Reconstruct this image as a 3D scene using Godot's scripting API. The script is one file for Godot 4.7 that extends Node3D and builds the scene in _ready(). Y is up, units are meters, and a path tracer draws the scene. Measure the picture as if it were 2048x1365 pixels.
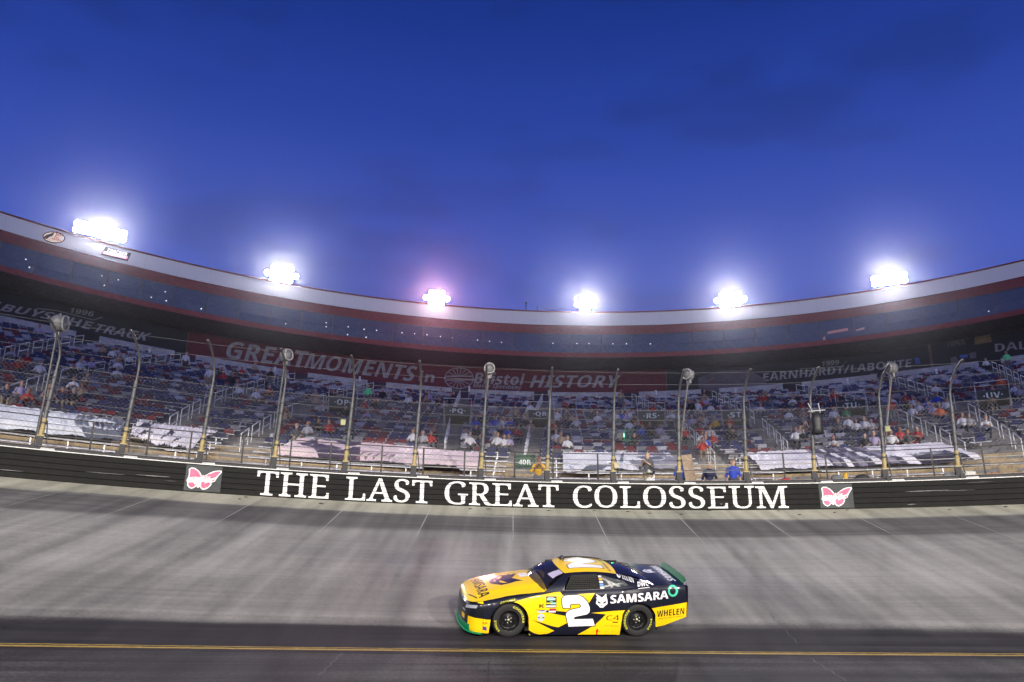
extends Node3D
# A banked speedway turn at dusk: a yellow and black stock car on the low line, the outer wall with its lettering,
# catch fence, grandstand, suites and floodlights. Metres, y up; EY is the height of the camera above the infield.

const EY := 1.3
const F := 1801.98          # focal length in photo pixels (photo 2048 x 1365)
const PITCH := 0.342628
const ROLL := 0.007853
const CX := 5.1935          # centre of the turn (x, and metres in front of the camera)
const CZ := -9.9047
const RW := 43.366          # radius of the foot of the outer wall
const HW := 5.3425          # its height above the camera
const RY := 28.9            # yellow line
const HY := 0.2
const WALL := 0.96          # height of the barrier
const POST := 2.4918        # spacing of the fence posts
const H0 := 6.45            # tread of the first bench row, above the camera
const H1 := 21.5           # tread of the last row
const ROWS := 31
var slope := (HW - HY) / (RW - RY)
var bank := atan((HW - HY) / (RW - RY))
var rng := RandomNumberGenerator.new()
var used := {}
var mats := {}
var fonts := {}


# ------------------------------------------------------------------ geometry of the place
func ray(px: float, py: float) -> Vector3:
	var u2 := (px - 1024.0) / F
	var v2 := (682.5 - py) / F
	var u := u2 * cos(ROLL) - v2 * sin(ROLL)
	var v := u2 * sin(ROLL) + v2 * cos(ROLL)
	return Vector3(u, v * cos(PITCH) + sin(PITCH), -(-v * sin(PITCH) + cos(PITCH)))

func az_of(px: float, py: float) -> float:
	var d := ray(px, py)
	return atan2(d.x, -d.z)

func tan_of(px: float, py: float) -> float:
	var d := ray(px, py)
	return d.y / Vector2(d.x, d.z).length()

func cp(az: float, d: float, h: float) -> Vector3:      # bearing and distance from the camera's place
	return Vector3(d * sin(az), h + EY, -d * cos(az))

func wp(th: float, r: float, h: float) -> Vector3:      # round the centre of the turn
	return Vector3(CX + r * sin(th), h + EY, -(CZ + r * cos(th)))

func dwall(az: float, r := RW) -> float:
	var b := CX * sin(az) + CZ * cos(az)
	return b + sqrt(b * b - (CX * CX + CZ * CZ - r * r))

func wall_theta(px: float, py: float) -> float:
	var az := az_of(px, py)
	var d := dwall(az)
	return atan2(d * sin(az) - CX, d * cos(az) - CZ)

func fpoly(az: float, c: Array) -> float:
	var a := clampf(az, -0.68, 0.68)
	var s := 0.0
	for i in range(c.size() - 1, -1, -1):
		s = s * a + c[i]
	return s

func dface(az: float) -> float:
	return fpoly(az, [90.99, 10.6, -14.4, -8.4])

func dtop(az: float) -> float:
	return 1.2 * fpoly(az, [63.62, 6.86, -17.05, -3.53, 22.0])

func dfront(az: float) -> float:
	return dwall(clampf(az, -0.75, 0.75)) + 3.4

func sp(az: float, s: float, up := 0.0) -> Vector3:     # on the slope of the stand, s = 0 first row, 1 last
	return cp(az, lerpf(dfront(az), dtop(az), s), lerpf(H0, H1, s) + up)

func s_of(az: float, t: float, up: float) -> float:
	var d0 := dfront(az)
	return (H0 + up - t * d0) / (t * (dtop(az) - d0) - (H1 - H0))

func stand_hit(px: float, py: float, up := 0.45) -> Vector2:   # (bearing, s)
	var az := az_of(px, py)
	return Vector2(az, s_of(az, tan_of(px, py), up))

func track_h(r: float) -> float:
	if r >= RY:
		return HY + (r - RY) * slope
	return maxf(HY + (r - RY) * 0.2, -EY + 0.02)

func track_hit(px: float, py: float) -> Vector3:
	var d := ray(px, py)
	var lo := 8.0
	var hi := 60.0
	for i in 50:
		var m := (lo + hi) * 0.5
		var r := Vector2(d.x * m - CX, -d.z * m - CZ).length()
		if d.y * m > track_h(r):
			lo = m
		else:
			hi = m
	return d * lo + Vector3(0, EY, 0)


# ------------------------------------------------------------------ mesh building
class MB:
	var v := PackedVector3Array()
	var n := PackedVector3Array()
	var uv := PackedVector2Array()
	var c := PackedColorArray()
	var col := Color.WHITE
	func tri(a: Vector3, b: Vector3, d: Vector3, ua := Vector2.ZERO, ub := Vector2.ZERO, ud := Vector2.ZERO) -> void:
		var m := (b - a).cross(d - a).normalized()
		v.append_array(PackedVector3Array([a, d, b]))
		n.append_array(PackedVector3Array([m, m, m]))
		uv.append_array(PackedVector2Array([ua, ud, ub]))
		c.append_array(PackedColorArray([col, col, col]))
	func quad(a: Vector3, b: Vector3, d: Vector3, e: Vector3, ua := Vector2(0, 1), ub := Vector2(1, 1), ud := Vector2(1, 0), ue := Vector2(0, 0)) -> void:
		var m := (d - a).cross(e - b).normalized()
		v.append_array(PackedVector3Array([a, d, b, a, e, d]))
		n.append_array(PackedVector3Array([m, m, m, m, m, m]))
		uv.append_array(PackedVector2Array([ua, ud, ub, ua, ue, ud]))
		c.append_array(PackedColorArray([col, col, col, col, col, col]))
	func grid(p: Array, uvs: Array, flip := false) -> void:      # p[i][j], smooth
		var ni := p.size()
		var nj: int = p[0].size()
		var nn := []
		for i in ni:
			var row := PackedVector3Array()
			for j in nj:
				var du: Vector3 = p[mini(i + 1, ni - 1)][j] - p[maxi(i - 1, 0)][j]
				var dv: Vector3 = p[i][mini(j + 1, nj - 1)] - p[i][maxi(j - 1, 0)]
				var m := du.cross(dv).normalized()
				row.append(-m if flip else m)
			nn.append(row)
		for i in ni - 1:
			for j in nj - 1:
				var q := [[i, j], [i + 1, j], [i + 1, j + 1], [i, j + 1]]
				var order := [0, 2, 1, 0, 3, 2] if not flip else [0, 1, 2, 0, 2, 3]
				for k in order:
					var a: int = q[k][0]
					var b: int = q[k][1]
					v.append(p[a][b])
					n.append(nn[a][b])
					uv.append(uvs[a][b] if uvs.size() else Vector2(float(a) / (ni - 1), float(b) / (nj - 1)))
					c.append(col)
	func box(t: Transform3D, s: Vector3) -> void:
		var h := s * 0.5
		var f := [[Vector3(1, 0, 0), Vector3(0, 1, 0)], [Vector3(-1, 0, 0), Vector3(0, 1, 0)], [Vector3(0, 1, 0), Vector3(0, 0, 1)], [Vector3(0, -1, 0), Vector3(0, 0, 1)], [Vector3(0, 0, 1), Vector3(0, 1, 0)], [Vector3(0, 0, -1), Vector3(0, 1, 0)]]
		for k in f:
			var nn: Vector3 = k[0]
			var up: Vector3 = k[1]
			var rt := up.cross(nn)
			var o := nn * h
			var r := rt * h
			var u := up * h
			quad(t * (o - r - u), t * (o + r - u), t * (o + r + u), t * (o - r + u))
	func tube(p: Array, rad, sides := 8, closed := false) -> void:
		var ring := []
		var uvs := []
		var np := p.size()
		var side := Vector3.ZERO
		for i in np:
			var a: Vector3 = p[(i - 1 + np) % np] if closed else p[maxi(i - 1, 0)]
			var b: Vector3 = p[(i + 1) % np] if closed else p[mini(i + 1, np - 1)]
			var dir := (b - a).normalized()
			if side == Vector3.ZERO:
				side = dir.cross(Vector3.UP if absf(dir.y) < 0.9 else Vector3.RIGHT).normalized()
			side = (side - dir * side.dot(dir)).normalized()
			var up := dir.cross(side)
			var r: float = rad[i] if rad is Array else rad
			var row := []
			var ur := []
			for k in sides + 1:
				var ang := TAU * k / sides
				row.append(p[i] + (side * cos(ang) + up * sin(ang)) * r)
				ur.append(Vector2(float(k) / sides, float(i)))
			ring.append(row)
			uvs.append(ur)
		if closed:
			ring.append(ring[0])
			uvs.append(uvs[0])
		var ni := ring.size()
		for i in ni - 1:
			for k in sides:
				var m0: Vector3 = (ring[i][k] - p[i]).normalized()
				var m1: Vector3 = (ring[i][k + 1] - p[i]).normalized()
				v.append_array(PackedVector3Array([ring[i][k], ring[i + 1][k], ring[i + 1][k + 1], ring[i][k], ring[i + 1][k + 1], ring[i][k + 1]]))
				n.append_array(PackedVector3Array([m0, m0, m1, m0, m1, m1]))
				for q in 6:
					uv.append(Vector2.ZERO)
					c.append(col)
		if not closed:
			for e in [0, np - 1]:
				for k in range(1, sides - 1):
					if e == 0:
						tri(ring[e][0], ring[e][k + 1], ring[e][k])
					else:
						tri(ring[e][0], ring[e][k], ring[e][k + 1])
	func lathe(t: Transform3D, prof: Array, sides := 24) -> void:      # prof: Vector2(radius, along local y)
		var g := []
		for i in prof.size():
			var row := []
			for k in sides + 1:
				var a := TAU * k / sides
				row.append(t * Vector3(prof[i].x * cos(a), prof[i].y, prof[i].x * sin(a)))
			g.append(row)
		grid(g, [])
	func mesh(off := Vector3.ZERO) -> ArrayMesh:
		var m := ArrayMesh.new()
		if v.is_empty():
			return m
		if off != Vector3.ZERO:
			for i in v.size():
				v[i] -= off
		var a := []
		a.resize(Mesh.ARRAY_MAX)
		a[Mesh.ARRAY_VERTEX] = v
		a[Mesh.ARRAY_NORMAL] = n
		a[Mesh.ARRAY_TEX_UV] = uv
		a[Mesh.ARRAY_COLOR] = c
		m.add_surface_from_arrays(Mesh.PRIMITIVE_TRIANGLES, a)
		return m


func lin(r: float, g: float, b: float, a := 1.0) -> Color:
	var c := Color(r, g, b).linear_to_srgb()
	c.a = a
	return c

func mat(key: String, r: float, g: float, b: float, rough := 0.7, metal := 0.0, spec := 0.5) -> StandardMaterial3D:
	if mats.has(key):
		return mats[key]
	var m := StandardMaterial3D.new()
	m.resource_name = key
	m.albedo_color = lin(r, g, b)
	m.roughness = rough
	m.metallic = metal
	m.metallic_specular = spec
	mats[key] = m
	return m

func vmat(key: String, rough := 0.8) -> StandardMaterial3D:
	if mats.has(key):
		return mats[key]
	var m := mat(key, 1, 1, 1, rough)
	m.vertex_color_use_as_albedo = true
	return m

func glow(key: String, r: float, g: float, b: float, energy: float) -> StandardMaterial3D:
	if mats.has(key):
		return mats[key]
	var m := mat(key, 0.8, 0.8, 0.8, 0.4)
	m.emission_enabled = true
	m.emission = lin(r, g, b)
	m.emission_energy_multiplier = energy
	return m

func numbered(called: String) -> String:
	var k: int = used.get(called, 0)
	used[called] = k + 1
	return called if k == 0 else "%s_%03d" % [called, k]

func tag(o: Node3D, label: String, category: String, group := "") -> Node3D:
	if label:
		o.set_meta("label", label)
	if category:
		o.set_meta("category", category)
	if group:
		o.set_meta("group", group)
	return o

func thing(called: String, label: String, category: String, at := Vector3.ZERO, group := "") -> Node3D:
	var o := Node3D.new()
	o.name = numbered(called)
	add_child(o)
	o.position = at
	return tag(o, label, category, group)

func part(parent: Node, called: String, m: Mesh, ma: Material) -> MeshInstance3D:
	var o := MeshInstance3D.new()
	o.name = called
	o.mesh = m
	o.material_override = ma
	parent.add_child(o, true)
	return o

func struct(called: String, m: Mesh, ma: Material) -> MeshInstance3D:
	var o := part(self, called, m, ma)
	o.set_meta("kind", "structure")
	return o

func basis_to(fwd: Vector3, up := Vector3.UP) -> Basis:      # local +z looks along fwd
	var z := fwd.normalized()
	var x := up.cross(z).normalized()
	return Basis(x, z.cross(x), z)

func look_z(at: Vector3, target: Vector3) -> Transform3D:
	return Transform3D(basis_to(Vector3(target.x - at.x, 0, target.z - at.z)), at)


# ------------------------------------------------------------------ lettering and print
func font(kind: String) -> SystemFont:
	if not fonts.has(kind):
		var f := SystemFont.new()
		f.font_names = PackedStringArray(["Droid Serif" if kind.begins_with("serif") else "Droid Sans"])
		f.font_weight = 700 if kind.ends_with("bold") else 400
		fonts[kind] = f
	return fonts[kind]

func glyphs(text: String, kind := "sans_bold") -> PackedVector2Array:      # triangles, scaled so that the ink fills 0..1 by 0..1
	var t := TextMesh.new()
	t.font = font(kind)
	t.font_size = 64
	t.pixel_size = 0.01
	t.depth = 0.0
	t.curve_step = 2.0
	t.text = text
	var a := t.get_mesh_arrays()
	var out := PackedVector2Array()
	if a.is_empty():
		return out
	var vv: PackedVector3Array = a[Mesh.ARRAY_VERTEX]
	var nn: PackedVector3Array = a[Mesh.ARRAY_NORMAL]
	var ii := PackedInt32Array(range(vv.size()))
	if a[Mesh.ARRAY_INDEX] != null and a[Mesh.ARRAY_INDEX].size():
		ii = a[Mesh.ARRAY_INDEX]
	var lo := Vector2(1e9, 1e9)
	var hi := Vector2(-1e9, -1e9)
	for i in ii:
		if nn[i].z > 0.5:
			var p := Vector2(vv[i].x, vv[i].y)
			out.append(p)
			lo = lo.min(p)
			hi = hi.max(p)
	var size := (hi - lo).max(Vector2(1e-6, 1e-6))
	for i in out.size():
		out[i] = (out[i] - lo) / size
	return out

func letters(m: MB, text: String, kind: String, at: Callable, shear := 0.0) -> void:      # at(u, v) -> point, u and v from 0 to 1
	var g := glyphs(text, kind)
	for i in range(0, g.size() - 2, 3):
		var p := []
		for k in 3:
			p.append(at.call(g[i + k].x + shear * (g[i + k].y - 0.5), g[i + k].y))
		var area := (g[i + 1] - g[i]).cross(g[i + 2] - g[i])
		if area > 0:
			m.tri(p[0], p[1], p[2])
		else:
			m.tri(p[0], p[2], p[1])

func clip_v(p: PackedVector2Array, v: float, keep_above: bool) -> PackedVector2Array:
	var out := PackedVector2Array()
	for i in p.size():
		var a := p[i]
		var b := p[(i + 1) % p.size()]
		var ia := (a.y >= v) == keep_above
		var ib := (b.y >= v) == keep_above
		if ia:
			out.append(a)
		if ia != ib:
			out.append(a.lerp(b, (v - a.y) / (b.y - a.y)))
	return out

func letters_in_bands(m: MB, text: String, kind: String, at: Callable, bands: Array) -> void:      # paint only where a tube faces out: nothing spans the gaps
	var g := glyphs(text, kind)
	for i in range(0, g.size() - 2, 3):
		for b in bands:
			var p := clip_v(clip_v(PackedVector2Array([g[i], g[i + 1], g[i + 2]]), b.x, true), b.y, false)
			for k in range(1, p.size() - 1):
				var q := [at.call(p[0].x, p[0].y), at.call(p[k].x, p[k].y), at.call(p[k + 1].x, p[k + 1].y)]
				if (p[k] - p[0]).cross(p[k + 1] - p[0]) > 0:
					m.tri(q[0], q[1], q[2])
				else:
					m.tri(q[0], q[2], q[1])

func fill_poly(im: Image, pts: PackedVector2Array, col: Color) -> void:
	var y0 := 1e9
	var y1 := -1e9
	for p in pts:
		y0 = minf(y0, p.y)
		y1 = maxf(y1, p.y)
	var w := im.get_width()
	for y in range(maxi(0, int(floor(y0))), mini(im.get_height() - 1, int(ceil(y1))) + 1):
		var yc := y + 0.5
		var xs := []
		for i in pts.size():
			var a := pts[i]
			var b := pts[(i + 1) % pts.size()]
			if (a.y <= yc) != (b.y <= yc):
				xs.append(a.x + (yc - a.y) / (b.y - a.y) * (b.x - a.x))
		xs.sort()
		for k in range(0, xs.size() - 1, 2):
			var x0 := clampi(int(round(xs[k])), 0, w)
			var x1 := clampi(int(round(xs[k + 1])), 0, w)
			if x1 > x0:
				im.fill_rect(Rect2i(x0, y, x1 - x0, 1), col)

func fill_text(im: Image, text: String, kind: String, o: Vector2, ux: Vector2, uy: Vector2, col: Color) -> void:
	var g := glyphs(text, kind)
	for i in range(0, g.size() - 2, 3):
		fill_poly(im, PackedVector2Array([o + ux * g[i].x + uy * g[i].y, o + ux * g[i + 1].x + uy * g[i + 1].y, o + ux * g[i + 2].x + uy * g[i + 2].y]), col)

func ellipse(c: Vector2, r: Vector2, n := 28, turn := 0.0) -> PackedVector2Array:
	var p := PackedVector2Array()
	for i in n:
		var a := TAU * i / n
		p.append(c + Vector2(cos(a) * r.x, sin(a) * r.y).rotated(turn))
	return p

func noise(seed_: int, freq: float, octaves := 4) -> FastNoiseLite:
	var f := FastNoiseLite.new()
	f.seed = seed_
	f.noise_type = FastNoiseLite.TYPE_SIMPLEX_SMOOTH
	f.frequency = freq
	f.fractal_octaves = octaves
	return f

func noise_map(seed_: int, freq: float, w: int, h: int, tw: int, th: int, oct := 4) -> PackedByteArray:      # grey, made at w x h and stretched to tw x th
	var im := noise(seed_, freq, oct).get_image(w, h, false, false, false)
	im.convert(Image.FORMAT_L8)
	im.resize(tw, th, Image.INTERPOLATE_CUBIC)
	return im.get_data()

func grain(key: String, r: float, g: float, b: float, rough: float, amount := 0.25, size := 3.0, metal := 0.0) -> StandardMaterial3D:
	# a plain material with fine and coarse mottling, mapped by world position
	if mats.has(key):
		return mats[key]
	var m := mat(key, r, g, b, rough, metal)
	if not mats.has("grain_texture"):
		var w := 256
		var a := noise(11, 0.05, 5).get_seamless_image(w, w)
		var n2 := noise(12, 0.012, 3).get_seamless_image(w, w)
		a.convert(Image.FORMAT_L8)
		n2.convert(Image.FORMAT_L8)
		var da := a.get_data()
		var db := n2.get_data()
		for i in da.size():
			da[i] = clampi(int(218 + (da[i] - 128) * 0.26 + (db[i] - 128) * 0.22), 90, 255)
		mats["grain_texture"] = ImageTexture.create_from_image(Image.create_from_data(w, w, false, Image.FORMAT_L8, da))
	m.albedo_texture = mats["grain_texture"]
	m.albedo_color = lin(r * 1.42, g * 1.42, b * 1.42)
	m.uv1_triplanar = true
	m.uv1_world_triplanar = true
	m.uv1_scale = Vector3.ONE / size
	return m


func _ready() -> void:
	rng.seed = 7
	camera_and_light()
	track()
	wall()
	grandstand()
	suites()
	fence()
	floodlights()
	stock_car()
	people()
	small_things()


# ------------------------------------------------------------------ camera, sky, exposure
func camera_and_light() -> void:
	var cam := Camera3D.new()
	cam.name = "camera"
	cam.fov = rad_to_deg(2.0 * atan(682.5 / F))
	cam.position = Vector3(0, EY, 0)
	cam.rotation = Vector3(PITCH, 0, ROLL)
	cam.near = 0.1
	cam.far = 2000.0
	cam.current = true
	add_child(cam)
	var e := Environment.new()
	e.background_mode = Environment.BG_SKY
	e.tonemap_mode = Environment.TONE_MAPPER_LINEAR
	e.tonemap_exposure = 1.0
	e.sdfgi_enabled = true
	e.ssao_enabled = true
	e.ssil_enabled = true
	# thin haze, added to put a glow like lens bloom round the floodlights
	e.volumetric_fog_enabled = true
	e.volumetric_fog_density = 0.00034
	e.volumetric_fog_albedo = Color(0.95, 0.95, 1.0)
	e.volumetric_fog_anisotropy = 0.96
	var sky := Sky.new()
	var pm := PanoramaSkyMaterial.new()
	pm.panorama = ImageTexture.create_from_image(dusk_sky())
	sky.sky_material = pm
	e.sky = sky
	var w := WorldEnvironment.new()
	w.name = "world"
	w.environment = e
	add_child(w)

func dusk_sky() -> Image:
	var w := 768
	var h := 384
	var im := Image.create_empty(w, h, false, Image.FORMAT_RGBF)
	var n1 := noise(3, 1.6, 4)
	var n2 := noise(9, 4.5, 4)
	var stops := [[-90.0, 0.02, 0.03, 0.06], [-1.0, 0.05, 0.07, 0.2], [0.0, 0.12, 0.165, 0.6], [18.0, 0.08, 0.125, 0.53], [23.0, 0.058, 0.102, 0.48], [28.0, 0.036, 0.077, 0.42], [34.0, 0.019, 0.052, 0.33], [40.0, 0.011, 0.035, 0.245], [50.0, 0.008, 0.026, 0.185], [90.0, 0.006, 0.018, 0.13]]
	for y in h:
		var el := 90.0 - (y + 0.5) / h * 180.0
		var k := 0
		while k < stops.size() - 2 and el > stops[k + 1][0]:
			k += 1
		var a: Array = stops[k]
		var b: Array = stops[k + 1]
		var t := clampf((el - a[0]) / (b[0] - a[0]), 0, 1)
		t = t * t * (3 - 2 * t) * 0.35 + t * 0.65
		var base := Color(lerpf(a[1], b[1], t), lerpf(a[2], b[2], t), lerpf(a[3], b[3], t))
		for x in w:
			var c := base
			if el > 0:
				var lon := (x + 0.5) / w * TAU
				var p := Vector3(cos(lon) * cos(deg_to_rad(el)), sin(deg_to_rad(el)) * 4.2, sin(lon) * cos(deg_to_rad(el)))
				var s := smoothstep(-0.05, 0.55, n1.get_noise_3dv(p * 1.1) + 0.7 * n2.get_noise_3dv(p * 1.5))
				c = Color(c.r * (1 - 0.11 * s), c.g * (1 - 0.16 * s), c.b * (1 - 0.19 * s))
			im.set_pixel(x, y, c)
	return im


# ------------------------------------------------------------------ ground and track
func ring_sheet(th0: float, th1: float, nth: int, radii: Array, heights: Array, u_of: Callable) -> MB:
	var m := MB.new()
	var g := []
	var uvs := []
	for i in nth + 1:
		var th := lerpf(th0, th1, float(i) / nth)
		var row := []
		var ur := []
		for k in radii.size():
			row.append(wp(th, radii[k], heights[k]))
			ur.append(u_of.call(th, radii[k]))
		g.append(row)
		uvs.append(ur)
	m.grid(g, uvs, false)
	return m

func track_image(w: int, h: int) -> Array:
	# u runs round the turn, v from r = 24.5 (0) to the wall (1): pale concrete, two rubbered grooves, streaks along the line of travel
	var streak := noise_map(21, 0.035, 96, h, w, h, 5)
	var streak2 := noise_map(22, 0.09, 40, h, w, h, 3)
	var patch := noise_map(23, 0.012, w / 4, h / 2, w, h, 4)
	var fine := noise_map(24, 0.22, w, h, w, h, 3)
	var mott := noise_map(28, 0.11, w, h, w, h, 3)
	var skid := noise_map(25, 0.06, w, h / 6, w, h, 3)
	var cross := noise(26, 0.55, 4)
	var cross2 := noise(27, 1.7, 2)
	var data := PackedByteArray()
	data.resize(w * h * 3)
	var rough := PackedByteArray()
	rough.resize(w * h)
	for y in h:
		var r := lerpf(24.5, RW, (y + 0.5) / h)
		for x in w:
			var i := y * w + x
			var st := (streak[i] - 128) / 128.0
			var s2 := (streak2[i] - 128) / 128.0
			var pa := (patch[i] - 128) / 128.0
			var fi := (fine[i] - 128) / 128.0
			var sk := (skid[i] - 128) / 128.0
			var mo := (mott[i] - 128) / 128.0
			# soft random stripes of tone, running straight up the bank
			var xw := CX + r * sin(((x + 0.5) / w - 0.5) * 1.5)
			var stripe := cross.get_noise_2d(xw * 1.3, r * 0.03) + 0.6 * cross2.get_noise_2d(xw, r * 0.08)
			var rr := r + pa * 0.3 + st * 0.22 + fi * 0.05 + s2 * 0.12
			# amount of rubber laid down
			var low := 0.97 * (1.0 - smoothstep(30.1, 30.85, rr))
			var up := 0.54 * smoothstep(38.7, 39.5, rr) * (1.0 - smoothstep(41.3, 42.0, rr))
			var mid := 0.3 * smoothstep(30.5, 31.2, rr) * (1.0 - smoothstep(32.0, 34.6, rr))
			var rub := low + up + mid
			rub += 0.2 * clampf(st + 0.5 * s2 - 0.05, 0, 1) * (1.0 - low) + 0.1 * s2 * (0.5 + pa)
			if rr < 28.6:
				rub -= 0.07 + 0.1 * clampf(pa + st + fi, -0.3, 1.0)
			rub = clampf(rub, 0.0, 1.0)
			var base := 0.262 * (1.0 + 0.12 * pa + 0.16 * fi + 0.08 * mo + 0.06 * sk + 0.16 * st + 0.38 * stripe)
			var cr := base
			var cg := base * 0.97
			var cb := base * 0.885
			if rr > 41.7:
				cr *= 1.5
				cg *= 1.52
				cb *= 1.28
			var k := 0.013 * (1.0 + 0.6 * fi + 0.4 * st + 0.3 * stripe)
			cr = lerpf(cr, k * 1.02, rub)
			cg = lerpf(cg, k * 0.93, rub)
			cb = lerpf(cb, k * 1.15, rub)
			data[i * 3] = clampi(int(255.0 * pow(maxf(cr, 0.0), 1.0 / 2.2)), 0, 255)
			data[i * 3 + 1] = clampi(int(255.0 * pow(maxf(cg, 0.0), 1.0 / 2.2)), 0, 255)
			data[i * 3 + 2] = clampi(int(255.0 * pow(maxf(cb, 0.0), 1.0 / 2.2)), 0, 255)
			rough[i] = clampi(int(255.0 * (0.64 + 0.1 * fi + 0.12 * rub + 0.06 * pa)), 0, 255)
	return [Image.create_from_data(w, h, false, Image.FORMAT_RGB8, data), Image.create_from_data(w, h, false, Image.FORMAT_L8, rough)]

func on_track(x: float, z: float) -> Vector3:
	var r := Vector2(x - CX, -z - CZ).length()
	return Vector3(x, track_h(r) + EY + 0.004, z)

func track() -> void:
	# infield ground, one sheet to the horizon
	var g := MB.new()
	g.quad(Vector3(-900, -0.02, 900), Vector3(900, -0.02, 900), Vector3(900, -0.02, -900), Vector3(-900, -0.02, -900))
	struct("ground", g.mesh(), grain("infield asphalt", 0.06, 0.06, 0.06, 0.9))
	var ims := track_image(2048, 768)
	var m := mat("track concrete", 1, 1, 1, 1.0)
	m.albedo_texture = ImageTexture.create_from_image(ims[0])
	m.roughness_texture = ImageTexture.create_from_image(ims[1])
	m.roughness_texture_channel = BaseMaterial3D.TEXTURE_CHANNEL_RED
	m.metallic_specular = 0.28
	var uvf := func(th: float, r: float) -> Vector2: return Vector2(th / 1.5 + 0.5, (r - 24.5) / (RW - 24.5))
	var rr := []
	var hh := []
	for k in 5:
		rr.append(lerpf(24.5, RY, k / 4.0))
		hh.append(track_h(rr[-1]))
	for k in 20:
		rr.append(lerpf(RY, RW, (k + 1) / 20.0))
		hh.append(track_h(rr[-1]))
	var t := struct("race_track", ring_sheet(-1.25, 1.25, 120, rr, hh, uvf).mesh(), m)
	# the yellow line: two worn passes of paint, a real sheet 4 mm up
	var ym := MB.new()
	var edge := noise(41, 0.5, 3)
	for pass_ in 2:
		var gr := []
		for i in 401:
			var th := lerpf(-0.9, 0.9, i / 400.0)
			var r0 := RY - 0.1 + pass_ * 0.155 + 0.012 * edge.get_noise_2d(i * 0.7, pass_ * 40.0)
			var r1 := r0 + (0.115 if pass_ == 0 else 0.03) + 0.014 * edge.get_noise_2d(i * 0.9, 90.0 + pass_ * 30.0)
			gr.append([wp(th, r0, track_h(r0) + 0.004), wp(th, r1, track_h(r1) + 0.004)])
		ym.grid(gr, [])
	var yl := grain("worn yellow paint", 0.32, 0.215, 0.04, 0.7, 0.5, 0.5)
	part(t, "yellow_line", ym.mesh(), yl)
	# radial construction joints, filled pale, down from the wall
	var jm := grain("joint filler", 0.5, 0.48, 0.42, 0.8, 0.3, 0.7)
	var dk := grain("dark sealer", 0.015, 0.015, 0.017, 0.6)
	for px in [[145, 975], [328, 985], [520, 995], [697, 1007], [862, 1013], [1026, 1019], [1190, 1026], [1352, 1025], [1512, 1023], [1696, 1022], [1877, 1018]]:
		var top_p := track_hit(px[0], px[1] + 3.0)
		var j := MB.new()
		var gr := []
		for i in 13:
			var q := on_track(top_p.x, top_p.z + 4.6 * i / 12.0)
			var w := Vector3(0.011 if i < 9 else 0.006, 0, 0)
			gr.append([q - w, q + w])
		j.grid(gr, [], true)
		part(t, "joint_line", j.mesh(), jm)
	for px in [[684, 1307, 0.016], [1621, 1318, 0.014], [1540, 1229, 0.009], [1196, 1312, 0.007], [980, 1318, 0.006]]:
		var top_p := track_hit(px[0], px[1])
		var d := MB.new()
		var gr := []
		for i in 15:
			var q := on_track(top_p.x + 0.02 * sin(i * 1.7), top_p.z + 1.9 * i / 14.0)
			var w := Vector3(px[2] * (0.6 + 0.5 * absf(sin(i * 2.3))), 0, 0)
			gr.append([q - w, q + w])
		d.grid(gr, [], true)
		part(t, "crack_seal", d.mesh(), dk)
	# scraps of rubber against the wall
	for i in 26:
		var th := rng.randf_range(-0.55, 0.4)
		var r := rng.randf_range(42.2, 43.2)
		var s := MB.new()
		var nseg := 6
		var pts := []
		for k in nseg:
			var a := TAU * k / nseg
			var q := Vector2(cos(a) * rng.randf_range(0.04, 0.13), sin(a) * rng.randf_range(0.03, 0.06))
			pts.append(wp(th + q.x / r, r + q.y, track_h(r + q.y) + 0.005 + (0.015 if k % 2 else 0.0)))
		var c := wp(th, r, track_h(r) + 0.03)
		for k in nseg:
			s.tri(c, pts[k], pts[(k + 1) % nseg])
		var o := part(self, numbered("rubber_scrap"), s.mesh(c), dk)
		o.position = c
		tag(o, "scrap of black tyre rubber lying on pale concrete below the wall", "rubber scrap", "rubber scraps at the foot of the wall")


# ------------------------------------------------------------------ outer wall
func band(th0: float, th1: float, n: int, prof: Array) -> MB:      # prof: Vector2(radius, height above the camera), swept round the turn
	var m := MB.new()
	for k in prof.size() - 1:
		var gr := []
		for i in n + 1:
			var th := lerpf(th0, th1, float(i) / n)
			gr.append([wp(th, prof[k].x, prof[k].y), wp(th, prof[k + 1].x, prof[k + 1].y)])
		m.grid(gr, [], true)
	return m

func on_wall(th0: float, th1: float, h0: float, h1: float, out := 0.006) -> Callable:
	return func(u: float, v: float) -> Vector3: return wp(lerpf(th0, th1, u), RW - out, lerpf(h0, h1, v))

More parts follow.
